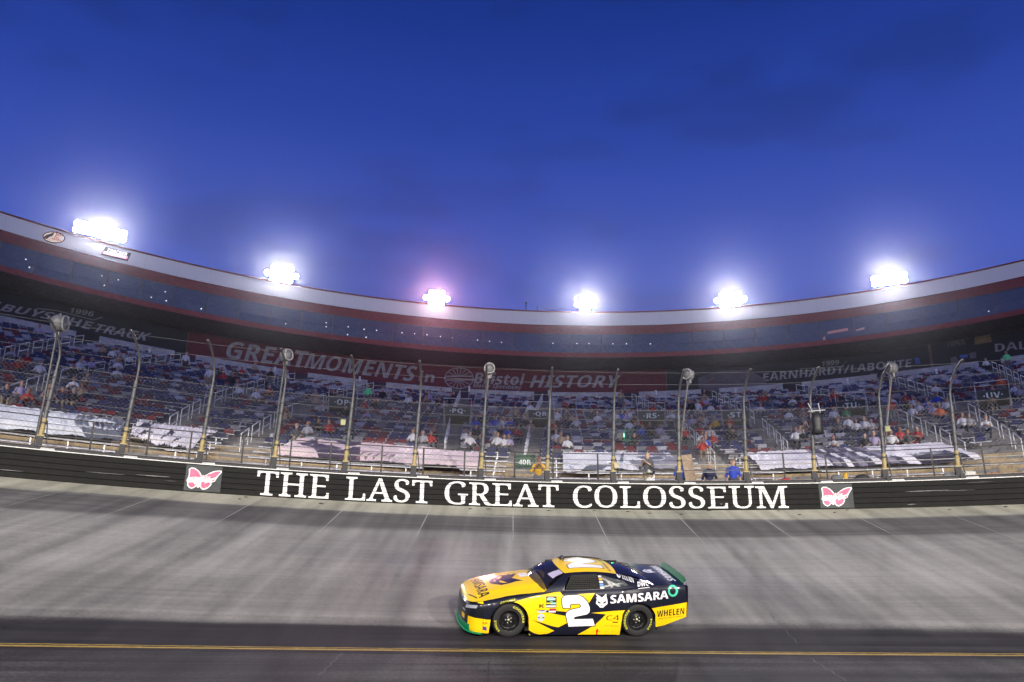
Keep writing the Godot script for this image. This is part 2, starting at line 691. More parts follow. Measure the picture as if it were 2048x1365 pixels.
func wall() -> void:
	var base := wp(0.0, RW, HW)
	var w := thing("safety_barrier", "long black steel crash barrier with large white serif lettering round the outside of the track", "barrier", base)
	var black := grain("barrier black", 0.008, 0.008, 0.007, 0.6, 0.5, 1.3)
	black.metallic_specular = 0.25
	var white := grain("barrier white paint", 0.72, 0.72, 0.68, 0.55, 0.2, 0.6)
	var seg := POST * 2.0 / RW
	var tube_h := (WALL - 0.012) / 5.0
	for k in range(-9, 10):
		for j in 5:
			var y0 := HW + 0.006 + j * tube_h
			var y1 := y0 + tube_h - 0.005
			var r := RW + rng.randf_range(-0.0015, 0.0015)
			var m := band(k * seg + 0.00006, (k + 1) * seg - 0.00006, 6, [Vector2(r + 0.05, y0), Vector2(r + 0.008, y0), Vector2(r, y0 + 0.012), Vector2(r, y1 - 0.012), Vector2(r + 0.008, y1), Vector2(r + 0.2, y1)])
			part(w, "steel_tube", m.mesh(base), black)
		var cap := band(k * seg, (k + 1) * seg, 6, [Vector2(RW - 0.004, HW + WALL - 0.002), Vector2(RW - 0.004, HW + WALL + 0.022), Vector2(RW + 0.26, HW + WALL + 0.022), Vector2(RW + 0.26, HW + WALL - 0.01)])
		part(w, "cap_strip", cap.mesh(base), white)
		for q in 2:
			var th := (k + 0.25 + q * 0.5) * seg + 0.006
			var c := wp(th, RW + 0.22, HW + WALL + 0.05)
			var b := MB.new()
			var tb := Transform3D(Basis(Vector3.UP, -th) * Basis(Vector3(0, 0, 1), rng.randf_range(-0.03, 0.03)), c)
			b.box(tb, Vector3(0.42, 0.035, 0.4))
			b.box(tb * Transform3D(Basis(Vector3(1, 0, 0), 0.35), Vector3(0, 0.03, 0.16)), Vector3(0.4, 0.012, 0.14))
			part(w, "bridging_plate", b.mesh(base), white)
	# lettering: one mesh for each letter
	for a in [["THE", 511.5, 657.0, 984.0], ["LAST", 690.0, 863.0, 1000.0], ["GREAT", 889.0, 1117.0, 1012.0], ["COLOSSEUM", 1147.0, 1578.0, 1018.0]]:
		var t0 := wall_theta(a[1], a[3])
		var t1 := wall_theta(a[2], a[3])
		var m := MB.new()
		# heavy stems: the strokes are painted in overlapping passes
		var k := 0.00022
		var low := HW + 0.05
		var high := HW + WALL - 0.07
		var bands := []
		for j in 5:
			var y0 := HW + 0.006 + j * tube_h
			bands.append(Vector2((y0 + 0.006 - low) / (high - low), (y0 + tube_h - 0.011 - low) / (high - low)))
		letters_in_bands(m, a[0], "serif", on_wall(t0 + k, t1 + k, low, high, 0.004), bands)
		letters_in_bands(m, a[0], "serif", on_wall(t0 - k, t1 - k, low, high, 0.0055), bands)
		part(w, "lettering", m.mesh(base), white)
	for a in [[405.0, 968.0], [1675.5, 1015.0]]:
		emblem(w, base, wall_theta(a[0], a[1]))
	# scuffs left by cars: thin pale scrapes, a matter of bare metal
	var scuff := grain("bare scraped metal", 0.2, 0.2, 0.19, 0.5, 0.3, 0.4)
	for a in [[-20, 938, 48, 0.012], [170, 944, 250, 0.010], [272, 950, 340, 0.014], [1812, 984, 1900, 0.02], [1880, 983, 1950, 0.008], [1815, 1010, 1832, 0.02], [330, 962, 352, 0.006], [1935, 966, 1990, 0.006], [1440, 1009, 1446, 0.02]]:
		var t0 := wall_theta(a[0], a[1])
		var t1 := wall_theta(a[2], a[1])
		var h := dwall(az_of(a[0], a[1])) * tan_of(a[0], a[1])
		var m := MB.new()
		var gr := []
		for i in 15:
			var q := i / 14.0
			var wd: float = a[3] * 0.6 * (0.3 + 0.7 * sin(q * PI)) * rng.randf_range(0.5, 1.1)
			gr.append([wp(lerpf(t0, t1, q), RW - 0.004, h - wd + q * 0.01), wp(lerpf(t0, t1, q), RW - 0.004, h + wd + q * 0.01)])
		m.grid(gr, [], true)
		part(w, "scrape_mark", m.mesh(base), scuff)
	# smears of tyre rubber across the paint
	var smear := grain("tyre smear", 0.02, 0.02, 0.02, 0.7)
	for a in [[545, 972, 640, 0.006], [700, 985, 790, 0.004], [905, 1000, 1010, 0.006], [1050, 990, 1110, 0.004], [1215, 1002, 1330, 0.005], [1400, 992, 1480, 0.006], [1490, 1006, 1570, 0.004], [1655, 1000, 1760, 0.005], [380, 962, 420, 0.004]]:
		var t0 := wall_theta(a[0], a[1])
		var t1 := wall_theta(a[2], a[1])
		var h := dwall(az_of(a[0], a[1])) * tan_of(a[0], a[1])
		var m := MB.new()
		var gr := []
		for i in 25:
			var q := i / 24.0
			var wd: float = a[3] * sin(q * PI) * rng.randf_range(0.15, 1.2)
			gr.append([wp(lerpf(t0, t1, q), RW - 0.018, h - wd - q * 0.02), wp(lerpf(t0, t1, q), RW - 0.018, h + wd - q * 0.02)])
		m.grid(gr, [], true)
		part(w, "rubber_smear", m.mesh(base), smear)
	# retaining wall behind the barrier, with a pale gravelly top
	var rw_ := thing("retaining_wall", "black painted concrete retaining wall close behind the crash barrier, carrying the catch fence", "wall", base)
	var dark := grain("black wall paint", 0.014, 0.014, 0.016, 0.6)
	part(rw_, "wall_face", band(-1.0, 1.0, 90, [Vector2(RW + 0.5, HW - 0.6), Vector2(RW + 0.5, HW + WALL + 0.2), Vector2(RW + 0.53, HW + WALL + 0.23)]).mesh(base), dark)
	part(rw_, "wall_top", band(-1.0, 1.0, 90, [Vector2(RW + 0.53, HW + WALL + 0.23), Vector2(RW + 0.55, HW + WALL + 0.245), Vector2(RW + 1.0, HW + WALL + 0.245), Vector2(RW + 1.0, HW - 0.5)]).mesh(base), grain("pale wall top", 0.3, 0.28, 0.27, 0.85, 0.4, 0.8))
	# walkway between the wall and the first row
	var f := MB.new()
	var gr2 := []
	for i in 81:
		var az := lerpf(-0.95, 0.95, i / 80.0)
		gr2.append([cp(az, dwall(clampf(az, -0.9, 0.9), RW + 0.98), 6.0), cp(az, dfront(az) + 0.3, 6.0)])
	f.grid(gr2, [])
	struct("walkway", f.mesh(), grain("walkway concrete", 0.3, 0.27, 0.22, 0.85, 0.3, 2.0))

func emblem(w: Node3D, base: Vector3, th: float) -> void:
	var cell := 0.62 / RW
	var put := func(p: PackedVector2Array, out: float) -> MB:
		var m := MB.new()
		var ids := Geometry2D.triangulate_polygon(p)
		for i in range(0, ids.size() - 2, 3):
			var q := []
			for k in 3:
				var s: Vector2 = p[ids[i + k]]
				q.append(wp(th + s.x * cell, RW - out, HW + 0.48 + s.y * 0.45))
			var area := (p[ids[i + 1]] - p[ids[i]]).cross(p[ids[i + 2]] - p[ids[i]])
			if area > 0:
				m.tri(q[0], q[1], q[2])
			else:
				m.tri(q[0], q[2], q[1])
		return m
	var o := part(w, "emblem_panel", put.call(PackedVector2Array([Vector2(-0.95, -0.98), Vector2(0.95, -0.98), Vector2(0.95, 0.98), Vector2(-0.95, 0.98)]), 0.006).mesh(base), grain("emblem panel grey", 0.022, 0.028, 0.03, 0.6))
	o.set_meta("label", "dark grey square with a pink and white butterfly emblem")
	var white := grain("barrier white paint", 0.72, 0.72, 0.68, 0.55)
	var pink := grain("emblem pink", 0.6, 0.1, 0.2, 0.55)
	# outline traced on the photograph's emblem, centred, wings up
	var z := func(a: Array, grow := 1.0) -> PackedVector2Array:
		var p := PackedVector2Array()
		for q in a:
			p.append(Vector2((q[0] - 1050.0) / 590.0, (560.0 - q[1] + (q[0] - 1050.0) * 0.13) / 470.0) * grow)
		return p
	var outline := [[570, 200], [640, 145], [740, 160], [860, 250], [950, 370], [1000, 470], [1040, 435], [1085, 460], [1200, 380], [1350, 310], [1500, 290], [1590, 310], [1600, 370], [1520, 480], [1460, 580], [1420, 680], [1340, 715], [1310, 720], [1325, 790], [1270, 880], [1180, 950], [1080, 970], [1010, 920], [975, 850], [930, 885], [885, 875], [870, 820], [800, 890], [720, 915], [640, 870], [580, 780], [570, 670], [540, 600], [570, 530], [590, 400]]
	part(o, "wing_outline", put.call(z.call(outline), 0.010).mesh(base), white)
	for a in [[[610, 210], [650, 185], [740, 205], [850, 290], [930, 410], [965, 500], [900, 505], [760, 480], [610, 500], [625, 400]],
			[[1090, 500], [1240, 400], [1400, 335], [1540, 325], [1560, 360], [1470, 480], [1420, 545], [1290, 575], [1240, 540], [1270, 480], [1200, 490]],
			[[610, 685], [770, 690], [790, 760], [870, 745], [800, 840], [720, 880], [650, 820], [610, 750]],
			[[1000, 700], [1080, 665], [1110, 700], [1080, 745], [1250, 700], [1290, 770], [1230, 870], [1100, 930], [1020, 880], [1000, 790]],
			[[1300, 660], [1360, 620], [1420, 610], [1390, 665], [1330, 680]]]:
		part(o, "wing", put.call(z.call(a), 0.014).mesh(base), pink)
	# script across the wings
	var sm := MB.new()
	letters(sm, "Dolly", "serif", func(u: float, v: float) -> Vector3: return wp(th + (-0.55 + u * 1.15) * cell, RW - 0.017, HW + 0.4 + v * 0.2 + u * 0.06), 0.25)
	part(o, "script", sm.mesh(base), pink)


# ------------------------------------------------------------------ grandstand
# aisles traced on the photograph: foot and head of each stair, and the letters over its tunnel
const AISLES := [[-130, 760, 150, 686, ""], [50, 780, 350, 722, ""], [345, 850, 590, 758, ""], [493, 880, 744, 778, "OP"], [890, 895, 921, 791, "PQ"], [1052, 905, 1087, 796, "QR"], [1424, 918, 1266, 800, "RS"], [1573, 900, 1427, 794, "ST"], [1885, 878, 1610, 784, "TU"], [2040, 895, 1790, 765, "UV"], [2190, 890, 1990, 738, ""]]
const SIGNS := {"OP": [685, 806], "PQ": [915, 824], "QR": [1082, 830], "RS": [1303, 833], "ST": [1472, 831], "TU": [1703, 812], "UV": [1987, 792]}

func aisle_az(a: Array, s: float) -> float:
	var b := stand_hit(a[0], a[1])
	var t := stand_hit(a[2], a[3])
	return lerpf(b.x, t.x, (s - b.y) / (t.y - b.y))

func grandstand() -> void:
	var base := sp(0.0, 0.0)
	base.y = EY + 5.5
	var g := thing("grandstand", "steep curved grandstand with rows of red, blue and grey seats behind the fence", "grandstand", base)
	var conc := grain("stand concrete", 0.15, 0.145, 0.15, 0.9, 0.3, 2.0)
	var alu := grain("bench aluminium", 0.58, 0.58, 0.6, 0.45, 0.2, 1.0, 0.4)
	var rise := (H1 - H0) / (ROWS - 1)
	var cuts := []
	for i in ROWS:
		var s := float(i) / (ROWS - 1)
		var row := []
		for a in AISLES:
			row.append(aisle_az(a, s))
		row.sort()
		cuts.append(row)
	var seat_spots := []
	for i in ROWS:
		var s := float(i) / (ROWS - 1)
		var ds := 1.0 / (ROWS - 1)
		# concrete step
		var m := MB.new()
		var gr := []
		for k in 73:
			var az := lerpf(-0.72, 0.72, k / 72.0)
			var fr := sp(az, s - ds * 0.45)
			var bk := sp(az, s + ds * 0.55)
			var h := EY + lerpf(H0, H1, s)
			fr.y = h
			bk.y = h
			gr.append([Vector3(fr.x, h - rise, fr.z), fr, bk])
		var g1 := []
		var g2 := []
		for q in gr:
			g1.append([q[0], q[1]])
			g2.append([q[1], q[2]])
		m.grid(g1, [])
		m.grid(g2, [])
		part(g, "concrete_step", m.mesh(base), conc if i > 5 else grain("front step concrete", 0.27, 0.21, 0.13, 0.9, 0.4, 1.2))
		# benches and seats between the aisles
		var edges: Array = [-0.71] + cuts[i] + [0.71]
		for e in edges.size() - 1:
			var d := lerpf(dfront(edges[e]), dtop(edges[e]), s)
			var a0: float = edges[e] + 0.78 / d
			var a1: float = edges[e + 1] - 0.78 / d
			if a1 - a0 < 0.02 or a1 < -0.62 or a0 > 0.62:
				continue
			var b := MB.new()
			var gb := []
			var n := maxi(2, int((a1 - a0) / 0.02))
			for k in n + 1:
				var az := lerpf(a0, a1, float(k) / n)
				var dir := Vector3(sin(az), 0, -cos(az))
				var p := sp(az, s, 0.40)
				gb.append([p - dir * 0.13, p - dir * 0.13 + Vector3(0, 0.06, 0), p + dir * 0.13 + Vector3(0, 0.06, 0)])
			b.grid(gb, [])
			var legs := int((a1 - a0) * d / 1.6) + 1
			for k in legs:
				var az := lerpf(a0, a1, (k + 0.5) / legs)
				b.box(Transform3D(Basis(Vector3.UP, -az), sp(az, s, 0.2)), Vector3(0.045, 0.4, 0.1))
			part(g, "bench", b.mesh(base), alu)
			var ns := int((a1 - a0) * d / 0.52)
			for k in (ns if i > 4 else 0):
				seat_spots.append([lerpf(a0, a1, (k + 0.5) / ns), s, i])
			if i == ROWS - 1:
				var bb := MB.new()
				var g3 := []
				for k in n + 1:
					var az := lerpf(a0, a1, float(k) / n)
					var p := sp(az, s + ds * 0.5, 0.0)
					g3.append([p, p + Vector3(0, 1.0, 0)])
				bb.grid(g3, [])
				part(g, "back_board", bb.mesh(base), grain("back board grey", 0.34, 0.34, 0.36, 0.6))
	seats(g, base, seat_spots)
	stairs(g, base)
	# end of the stand: a concourse deck behind the last row, up to the suites
	var dk := MB.new()
	var gd := []
	for k in 61:
		var az := lerpf(-0.72, 0.72, k / 60.0)
		gd.append([cp(az, dtop(az) + 0.5, H1), cp(az, dface(az) + 5.0, H1)])
	dk.grid(gd, [])
	struct("concourse_floor", dk.mesh(), conc)
	tarps()

func in_tarp(az: float, s: float) -> bool:
	for t in tarp_shapes():
		if Geometry2D.is_point_in_polygon(Vector2(az, s), t[0]):
			return true
	return false

func seats(g: Node3D, base: Vector3, spots: Array) -> void:
	# one moulded seat: pan and back with rounded top
	var m := MB.new()
	var prof := [Vector2(-0.19, 0.475), Vector2(-0.2, 0.455), Vector2(0.12, 0.452), Vector2(0.155, 0.5), Vector2(0.2, 0.72), Vector2(0.215, 0.745), Vector2(0.24, 0.74), Vector2(0.235, 0.7)]
	var gr := []
	for q in prof:
		var w := 0.225 if q.y < 0.73 else 0.2
		gr.append([Vector3(-w, q.y, -q.x), Vector3(-w * 0.6, q.y - (0.012 if q.y < 0.5 else 0.0), -q.x + (0.012 if q.y > 0.5 else 0.0) * -1), Vector3(w * 0.6, q.y - (0.012 if q.y < 0.5 else 0.0), -q.x - (0.012 if q.y > 0.5 else 0.0)), Vector3(w, q.y, -q.x)])
	m.grid(gr, [])
	var mesh := m.mesh()
	var cols := [[0.02, 0.023, 0.07, 30], [0.035, 0.04, 0.11, 14], [0.13, 0.016, 0.02, 16], [0.08, 0.012, 0.018, 8], [0.15, 0.15, 0.165, 16], [0.34, 0.34, 0.37, 12], [0.05, 0.05, 0.06, 8]]
	var total := 0.0
	for c in cols:
		total += c[3]
	var nn := noise(61, 0.9, 2)
	var list := []
	for q in spots:
		if in_tarp(q[0], q[1]):
			continue
		if rng.randf() < 0.05:
			continue
		var x := fposmod(rng.randf() + 0.35 * nn.get_noise_2d(q[0] * 30.0, q[2] * 1.2), 1.0) * total
		var k := 0
		while x > cols[k][3] and k < cols.size() - 1:
			x -= cols[k][3]
			k += 1
		if q[1] > 0.82 and rng.randf() < 0.35:
			k = 5
		list.append([q[0], q[1], k, q[2]])
	# those that show largest: near the front, inside the frame
	var near := 0
	var rest := []
	for q in list:
		if near < 300 and absf(q[0]) < 0.5 and q[3] >= 5 and q[3] <= 13:
			near += 1
			var c: Array = cols[q[2]]
			var o := part(g, "seat", mesh, grain("seat plastic %d" % q[2], c[0], c[1], c[2], 0.5, 0.2, 0.9))
			o.transform = Transform3D(Basis(Vector3.UP, -q[0]), sp(q[0], q[1]) - base)
		else:
			rest.append(q)
	var mm := MultiMesh.new()
	mm.transform_format = MultiMesh.TRANSFORM_3D
	mm.use_colors = true
	mm.mesh = mesh
	mm.instance_count = rest.size()
	for i in rest.size():
		var q: Array = rest[i]
		mm.set_instance_transform(i, Transform3D(Basis(Vector3.UP, -q[0] + rng.randf_range(-0.02, 0.02)), sp(q[0], q[1]) - base))
		var c: Array = cols[q[2]]
		var f := rng.randf_range(0.75, 1.2)
		mm.set_instance_color(i, Color(c[0] * f, c[1] * f, c[2] * f))
	var r := MultiMeshInstance3D.new()
	r.name = "seat_rows"
	r.multimesh = mm
	r.material_override = vmat("seat plastic", 0.5)
	r.set_meta("kind", "stuff")
	g.add_child(r)
	print("seats ", near, " + ", rest.size())

func stairs(g: Node3D, base: Vector3) -> void:
	var conc := grain("stair concrete", 0.16, 0.155, 0.15, 0.9, 0.3, 1.2)
	var rail_m := grain("handrail galvanised white", 0.62, 0.62, 0.6, 0.4, 0.1, 0.5)
	var ds := 1.0 / (ROWS - 1)
	var rise := (H1 - H0) / (ROWS - 1)
	for a in AISLES:
		for i in range(2, ROWS - 1):
			var s := (i + 0.2) * ds
			var az := aisle_az(a, s)
			if absf(az) > 0.6:
				continue
			var p := sp(az, s, 0.0)
			p.y = EY + lerpf(H0, H1, float(i) / (ROWS - 1)) + rise * 0.25
			var m := MB.new()
			m.box(Transform3D(Basis(Vector3.UP, -az), p), Vector3(1.3, rise * 0.5, 0.42))
			part(g, "stair_step", m.mesh(base), conc)
		# handrail loops along the stair
		var top_i := ROWS - 2
		for i in range(4, top_i, 2):
			var s0 := i * ds
			var s1 := (i + 1.35) * ds
			if a[4] != "" and SIGNS.has(a[4]):
				var q: Array = SIGNS[a[4]]
				var sh := stand_hit(q[0], q[1], 1.2)
				if absf(s0 - sh.y) < 1.6 * ds:
					continue
			var az0 := aisle_az(a, s0)
			var az1 := aisle_az(a, s1)
			if absf(az0) > 0.62 or in_tarp(az0, s0):
				continue
			var p0 := sp(az0, s0, 0.0)
			var p1 := sp(az1, s1, 0.0)
			var m := MB.new()
			for h in [0.5, 0.95]:
				m.tube([p0 + Vector3(0, h, 0), p1 + Vector3(0, h, 0)], 0.03, 6)
			m.tube([p0, p0 + Vector3(0, 0.95, 0)], 0.022, 6)
			m.tube([p1, p1 + Vector3(0, 0.95, 0)], 0.022, 6)
			part(g, "handrail", m.mesh(base), rail_m)
		# tunnel mouth with its letters
		if SIGNS.has(a[4]):
			var q: Array = SIGNS[a[4]]
			var sh := stand_hit(q[0], q[1], 1.25)
			var o := sp(sh.x, sh.y, 0.0)
			var tr := Transform3D(Basis(Vector3.UP, -sh.x), o)
			var dark := grain("tunnel concrete", 0.24, 0.235, 0.225, 0.9, 0.3, 1.0)
			var m := MB.new()
			m.box(tr * Transform3D(Basis(), Vector3(-0.82, 0.35, -1.2)), Vector3(0.12, 2.3, 2.6))
			m.box(tr * Transform3D(Basis(), Vector3(0.82, 0.35, -1.2)), Vector3(0.12, 2.3, 2.6))
			m.box(tr * Transform3D(Basis(), Vector3(0, 1.25, -1.2)), Vector3(1.52, 0.6, 2.58))
			m.box(tr * Transform3D(Basis(), Vector3(0, 0.2, -2.4)), Vector3(1.5, 1.5, 0.1))
			var po := part(g, "tunnel_mouth", m.mesh(base), dark)
			var sgn := MB.new()
			sgn.box(tr * Transform3D(Basis(), Vector3(0, 1.25, 0.11)), Vector3(1.6, 0.56, 0.03))
			part(po, "sign_plate", sgn.mesh(base), grain("sign plate slate", 0.028, 0.034, 0.034, 0.7))
			var tm := MB.new()
			letters(tm, "·%s·" % a[4], "sans_bold", func(u: float, v: float) -> Vector3: return tr * Vector3(-0.5 + u, 1.08 + v * 0.34, 0.13))
			part(po, "lettering", tm.mesh(base), grain("tunnel letters", 0.55, 0.6, 0.58, 0.6))
			var rm := MB.new()
			rm.tube([tr * Vector3(-0.86, 1.55, 0.05), tr * Vector3(-0.86, 2.1, 0.05), tr * Vector3(0.86, 2.1, 0.05), tr * Vector3(0.86, 1.55, 0.05)], 0.028, 6)
			part(po, "guard_rail", rm.mesh(base), rail_m)

# ------------------------------------------------------------------ tarpaulins over the lowest rows
func tarp_shapes() -> Array:
	if mats.has("tarp_shapes"):
		return mats["tarp_shapes"]
	var raw := [
		[[[-70, 800], [0, 808], [64, 816], [136, 824], [183, 830], [250, 839]], [[-70, 838], [0, 846], [73, 855], [146, 863], [200, 868], [240, 872]]],
		[[[276, 842], [311, 845], [350, 851], [390, 856], [435, 862]], [[262, 862], [290, 872], [320, 880], [350, 886], [384, 890]]],
		[[[604, 875], [690, 881], [760, 886], [830, 893], [900, 900], [962, 904]], [[543, 899], [640, 908], [720, 914], [800, 921], [880, 925], [962, 929]]],
		[[[1126, 905], [1190, 905], [1250, 905], [1300, 905], [1340, 906]], [[1126, 935], [1180, 935], [1240, 934], [1300, 931], [1362, 925]]],
		[[[1490, 906], [1542, 903], [1623, 900], [1710, 895], [1800, 889], [1880, 885]], [[1522, 933], [1570, 931], [1640, 927], [1720, 923], [1830, 919], [1965, 911]]],
	]
	var out := []
	for r in raw:
		var p := PackedVector2Array()
		for q in r[0]:
			p.append(stand_hit(q[0], q[1], 0.75))
		for k in range(r[1].size() - 1, -1, -1):
			p.append(stand_hit(r[1][k][0], r[1][k][1], 0.75))
		out.append([p, r])
	mats["tarp_shapes"] = out
	return out

func tarps() -> void:
	var looks := ["white tarpaulin with a grey oval print at its end, roped over the lowest benches", "short crumpled white and dark printed tarpaulin with a torn lower corner", "long pinkish white tarpaulin with dark print at one end, sagging over benches", "flat white tarpaulin printed with grey shapes beside the central stair", "wide white tarpaulin with black slanted print across its middle"]
	var id := 0
	for t in tarp_shapes():
		var r: Array = t[1]
		var nz := noise(70 + id, 1.0, 3)
		var nu := 90
		var nv := 16
		var g := []
		var uvs := []
		var c := Vector3.ZERO
		for i in nu + 1:
			var u := float(i) / nu
			var x: float = u * (r[0].size() - 1)
			var k := mini(int(x), r[0].size() - 2)
			var tp := Vector2(r[0][k][0], r[0][k][1]).lerp(Vector2(r[0][k + 1][0], r[0][k + 1][1]), x - k)
			var bt := Vector2(r[1][k][0], r[1][k][1]).lerp(Vector2(r[1][k + 1][0], r[1][k + 1][1]), x - k)
			var a := stand_hit(tp.x, tp.y, 0.75)
			var b := stand_hit(bt.x, bt.y, 0.75)
			var row := []
			var ur := []
			for j in nv + 1:
				var v := float(j) / nv
				var q := a.lerp(b, v)
				# benches below lift it at each row, it sags between; slanted pull folds
				var rowpos := q.y * (ROWS - 1)
				var sag := -0.07 * absf(sin(rowpos * PI))
				var xm := u * (tp.distance_to(Vector2(r[0][0][0], r[0][0][1])) * 0.02 + 4.0)
				var fold := 0.05 * nz.get_noise_2d(xm * 3.2 + v * 2.5, v * 1.2) + 0.03 * nz.get_noise_2d(xm * 9.0 - v * 5.0, v * 2.0 + 30.0)
				if id == 1:
					fold *= 2.6
				var hang := -0.16 * smoothstep(0.86, 1.0, v) + 0.04 * sin(u * 23.0 + id) * smoothstep(0.7, 1.0, v)
				row.append(sp(q.x, q.y, 0.78 + sag + fold + hang))
				ur.append(Vector2(u, v))
				c += row[-1]
			g.append(row)
			uvs.append(ur)
		c /= (nu + 1) * (nv + 1)
		var m := MB.new()
		m.grid(g, uvs, true)
		var o := part(self, numbered("tarpaulin"), m.mesh(c), tarp_material(id))
		o.position = c
		tag(o, looks[id], "tarpaulin", "tarpaulins over the lowest seats")
		id += 1

func tarp_material(id: int) -> StandardMaterial3D:
	var w := 512
	var h := 96
	var im := Image.create_empty(w, h, false, Image.FORMAT_RGB8)
	var whites := [lin(0.82, 0.85, 0.86), lin(0.84, 0.8, 0.84), lin(0.86, 0.68, 0.66), lin(0.86, 0.86, 0.87), lin(0.86, 0.83, 0.86)]
	im.fill(whites[id])
	var dark := lin(0.035, 0.03, 0.04)
	var grey := lin(0.14, 0.15, 0.18)
	if id == 0:
		fill_poly(im, ellipse(Vector2(440, 50), Vector2(120, 60)), grey)
		fill_poly(im, ellipse(Vector2(440, 45), Vector2(62, 28)), whites[0])
		fill_poly(im, ellipse(Vector2(445, 46), Vector2(50, 19)), grey)
		fill_poly(im, ellipse(Vector2(425, 46), Vector2(24, 9)), dark)
		fill_poly(im, PackedVector2Array([Vector2(500, 0), Vector2(512, 0), Vector2(512, 96), Vector2(470, 96)]), grey)
	elif id == 1:
		for q in [[30, 8, 80, 34], [60, 60, 110, 26], [240, 40, 36, 44], [330, 66, 30, 26]]:
			fill_poly(im, PackedVector2Array([Vector2(q[0], q[1] + q[3]), Vector2(q[0] + 30, q[1]), Vector2(q[0] + q[2] + 30, q[1] + 4), Vector2(q[0] + q[2], q[1] + q[3] - 6)]), dark)
	elif id == 2:
		fill_poly(im, PackedVector2Array([Vector2(36, 0), Vector2(150, 0), Vector2(205, 96), Vector2(100, 96), Vector2(66, 60), Vector2(20, 46)]), lin(0.09, 0.06, 0.08))
		fill_poly(im, ellipse(Vector2(96, 30), Vector2(50, 13), 20, 0.3), whites[2])
		fill_poly(im, PackedVector2Array([Vector2(120, 60), Vector2(160, 20), Vector2(170, 24), Vector2(135, 66)]), whites[2])
		for k in 5:
			fill_poly(im, PackedVector2Array([Vector2(190 + k * 20, 88 - k * 3), Vector2(204 + k * 20, 60 + k), Vector2(206 + k * 20, 62), Vector2(196 + k * 20, 92)]), lin(0.3, 0.16, 0.17))
	elif id == 3:
		fill_poly(im, PackedVector2Array([Vector2(330, 0), Vector2(512, 0), Vector2(512, 96), Vector2(340, 96), Vector2(290, 70)]), lin(0.3, 0.29, 0.33))
		fill_poly(im, ellipse(Vector2(370, 40), Vector2(90, 24), 24, 0.12), whites[3])
		fill_poly(im, ellipse(Vector2(385, 42), Vector2(70, 11), 24, 0.12), grey)
		fill_poly(im, PackedVector2Array([Vector2(240, 20), Vector2(252, 4), Vector2(262, 60), Vector2(248, 66)]), grey)
		fill_poly(im, PackedVector2Array([Vector2(90, 96), Vector2(150, 74), Vector2(230, 70), Vector2(240, 80), Vector2(150, 96)]), grey)
		fill_poly(im, PackedVector2Array([Vector2(470, 0), Vector2(500, 0), Vector2(512, 40), Vector2(496, 50)]), whites[3])
	else:
		fill_poly(im, PackedVector2Array([Vector2(190, 0), Vector2(320, 0), Vector2(400, 96), Vector2(240, 96)]), lin(0.08, 0.075, 0.1))
		for k in 6:
			var x := 190.0 + k * 30
			fill_poly(im, PackedVector2Array([Vector2(x, 0), Vector2(x + 9, 0), Vector2(x + 74, 96), Vector2(x + 58, 96)]), whites[4] if k % 2 else lin(0.3, 0.27, 0.33))
		fill_poly(im, PackedVector2Array([Vector2(400, 60), Vector2(480, 50), Vector2(500, 96), Vector2(420, 96)]), dark)
	var m := mat("tarpaulin %d" % id, 1, 1, 1, 0.34)
	m.albedo_texture = ImageTexture.create_from_image(im)
	return m


# ------------------------------------------------------------------ suites above the stand
func face(m: MB, a0: float, a1: float, h0: float, h1: float, out := 0.0, n := 3) -> void:
	var g := []
	for i in n + 1:
		var az := lerpf(a0, a1, float(i) / n)
		g.append([cp(az, dface(az) - out, h0), cp(az, dface(az) - out, h1)])
	m.grid(g, [])

func shelf(m: MB, a0: float, a1: float, h: float, o0: float, o1: float, n := 3) -> void:
	var g := []
	for i in n + 1:
		var az := lerpf(a0, a1, float(i) / n)
		g.append([cp(az, dface(az) - o0, h), cp(az, dface(az) - o1, h)])
	m.grid(g, [])

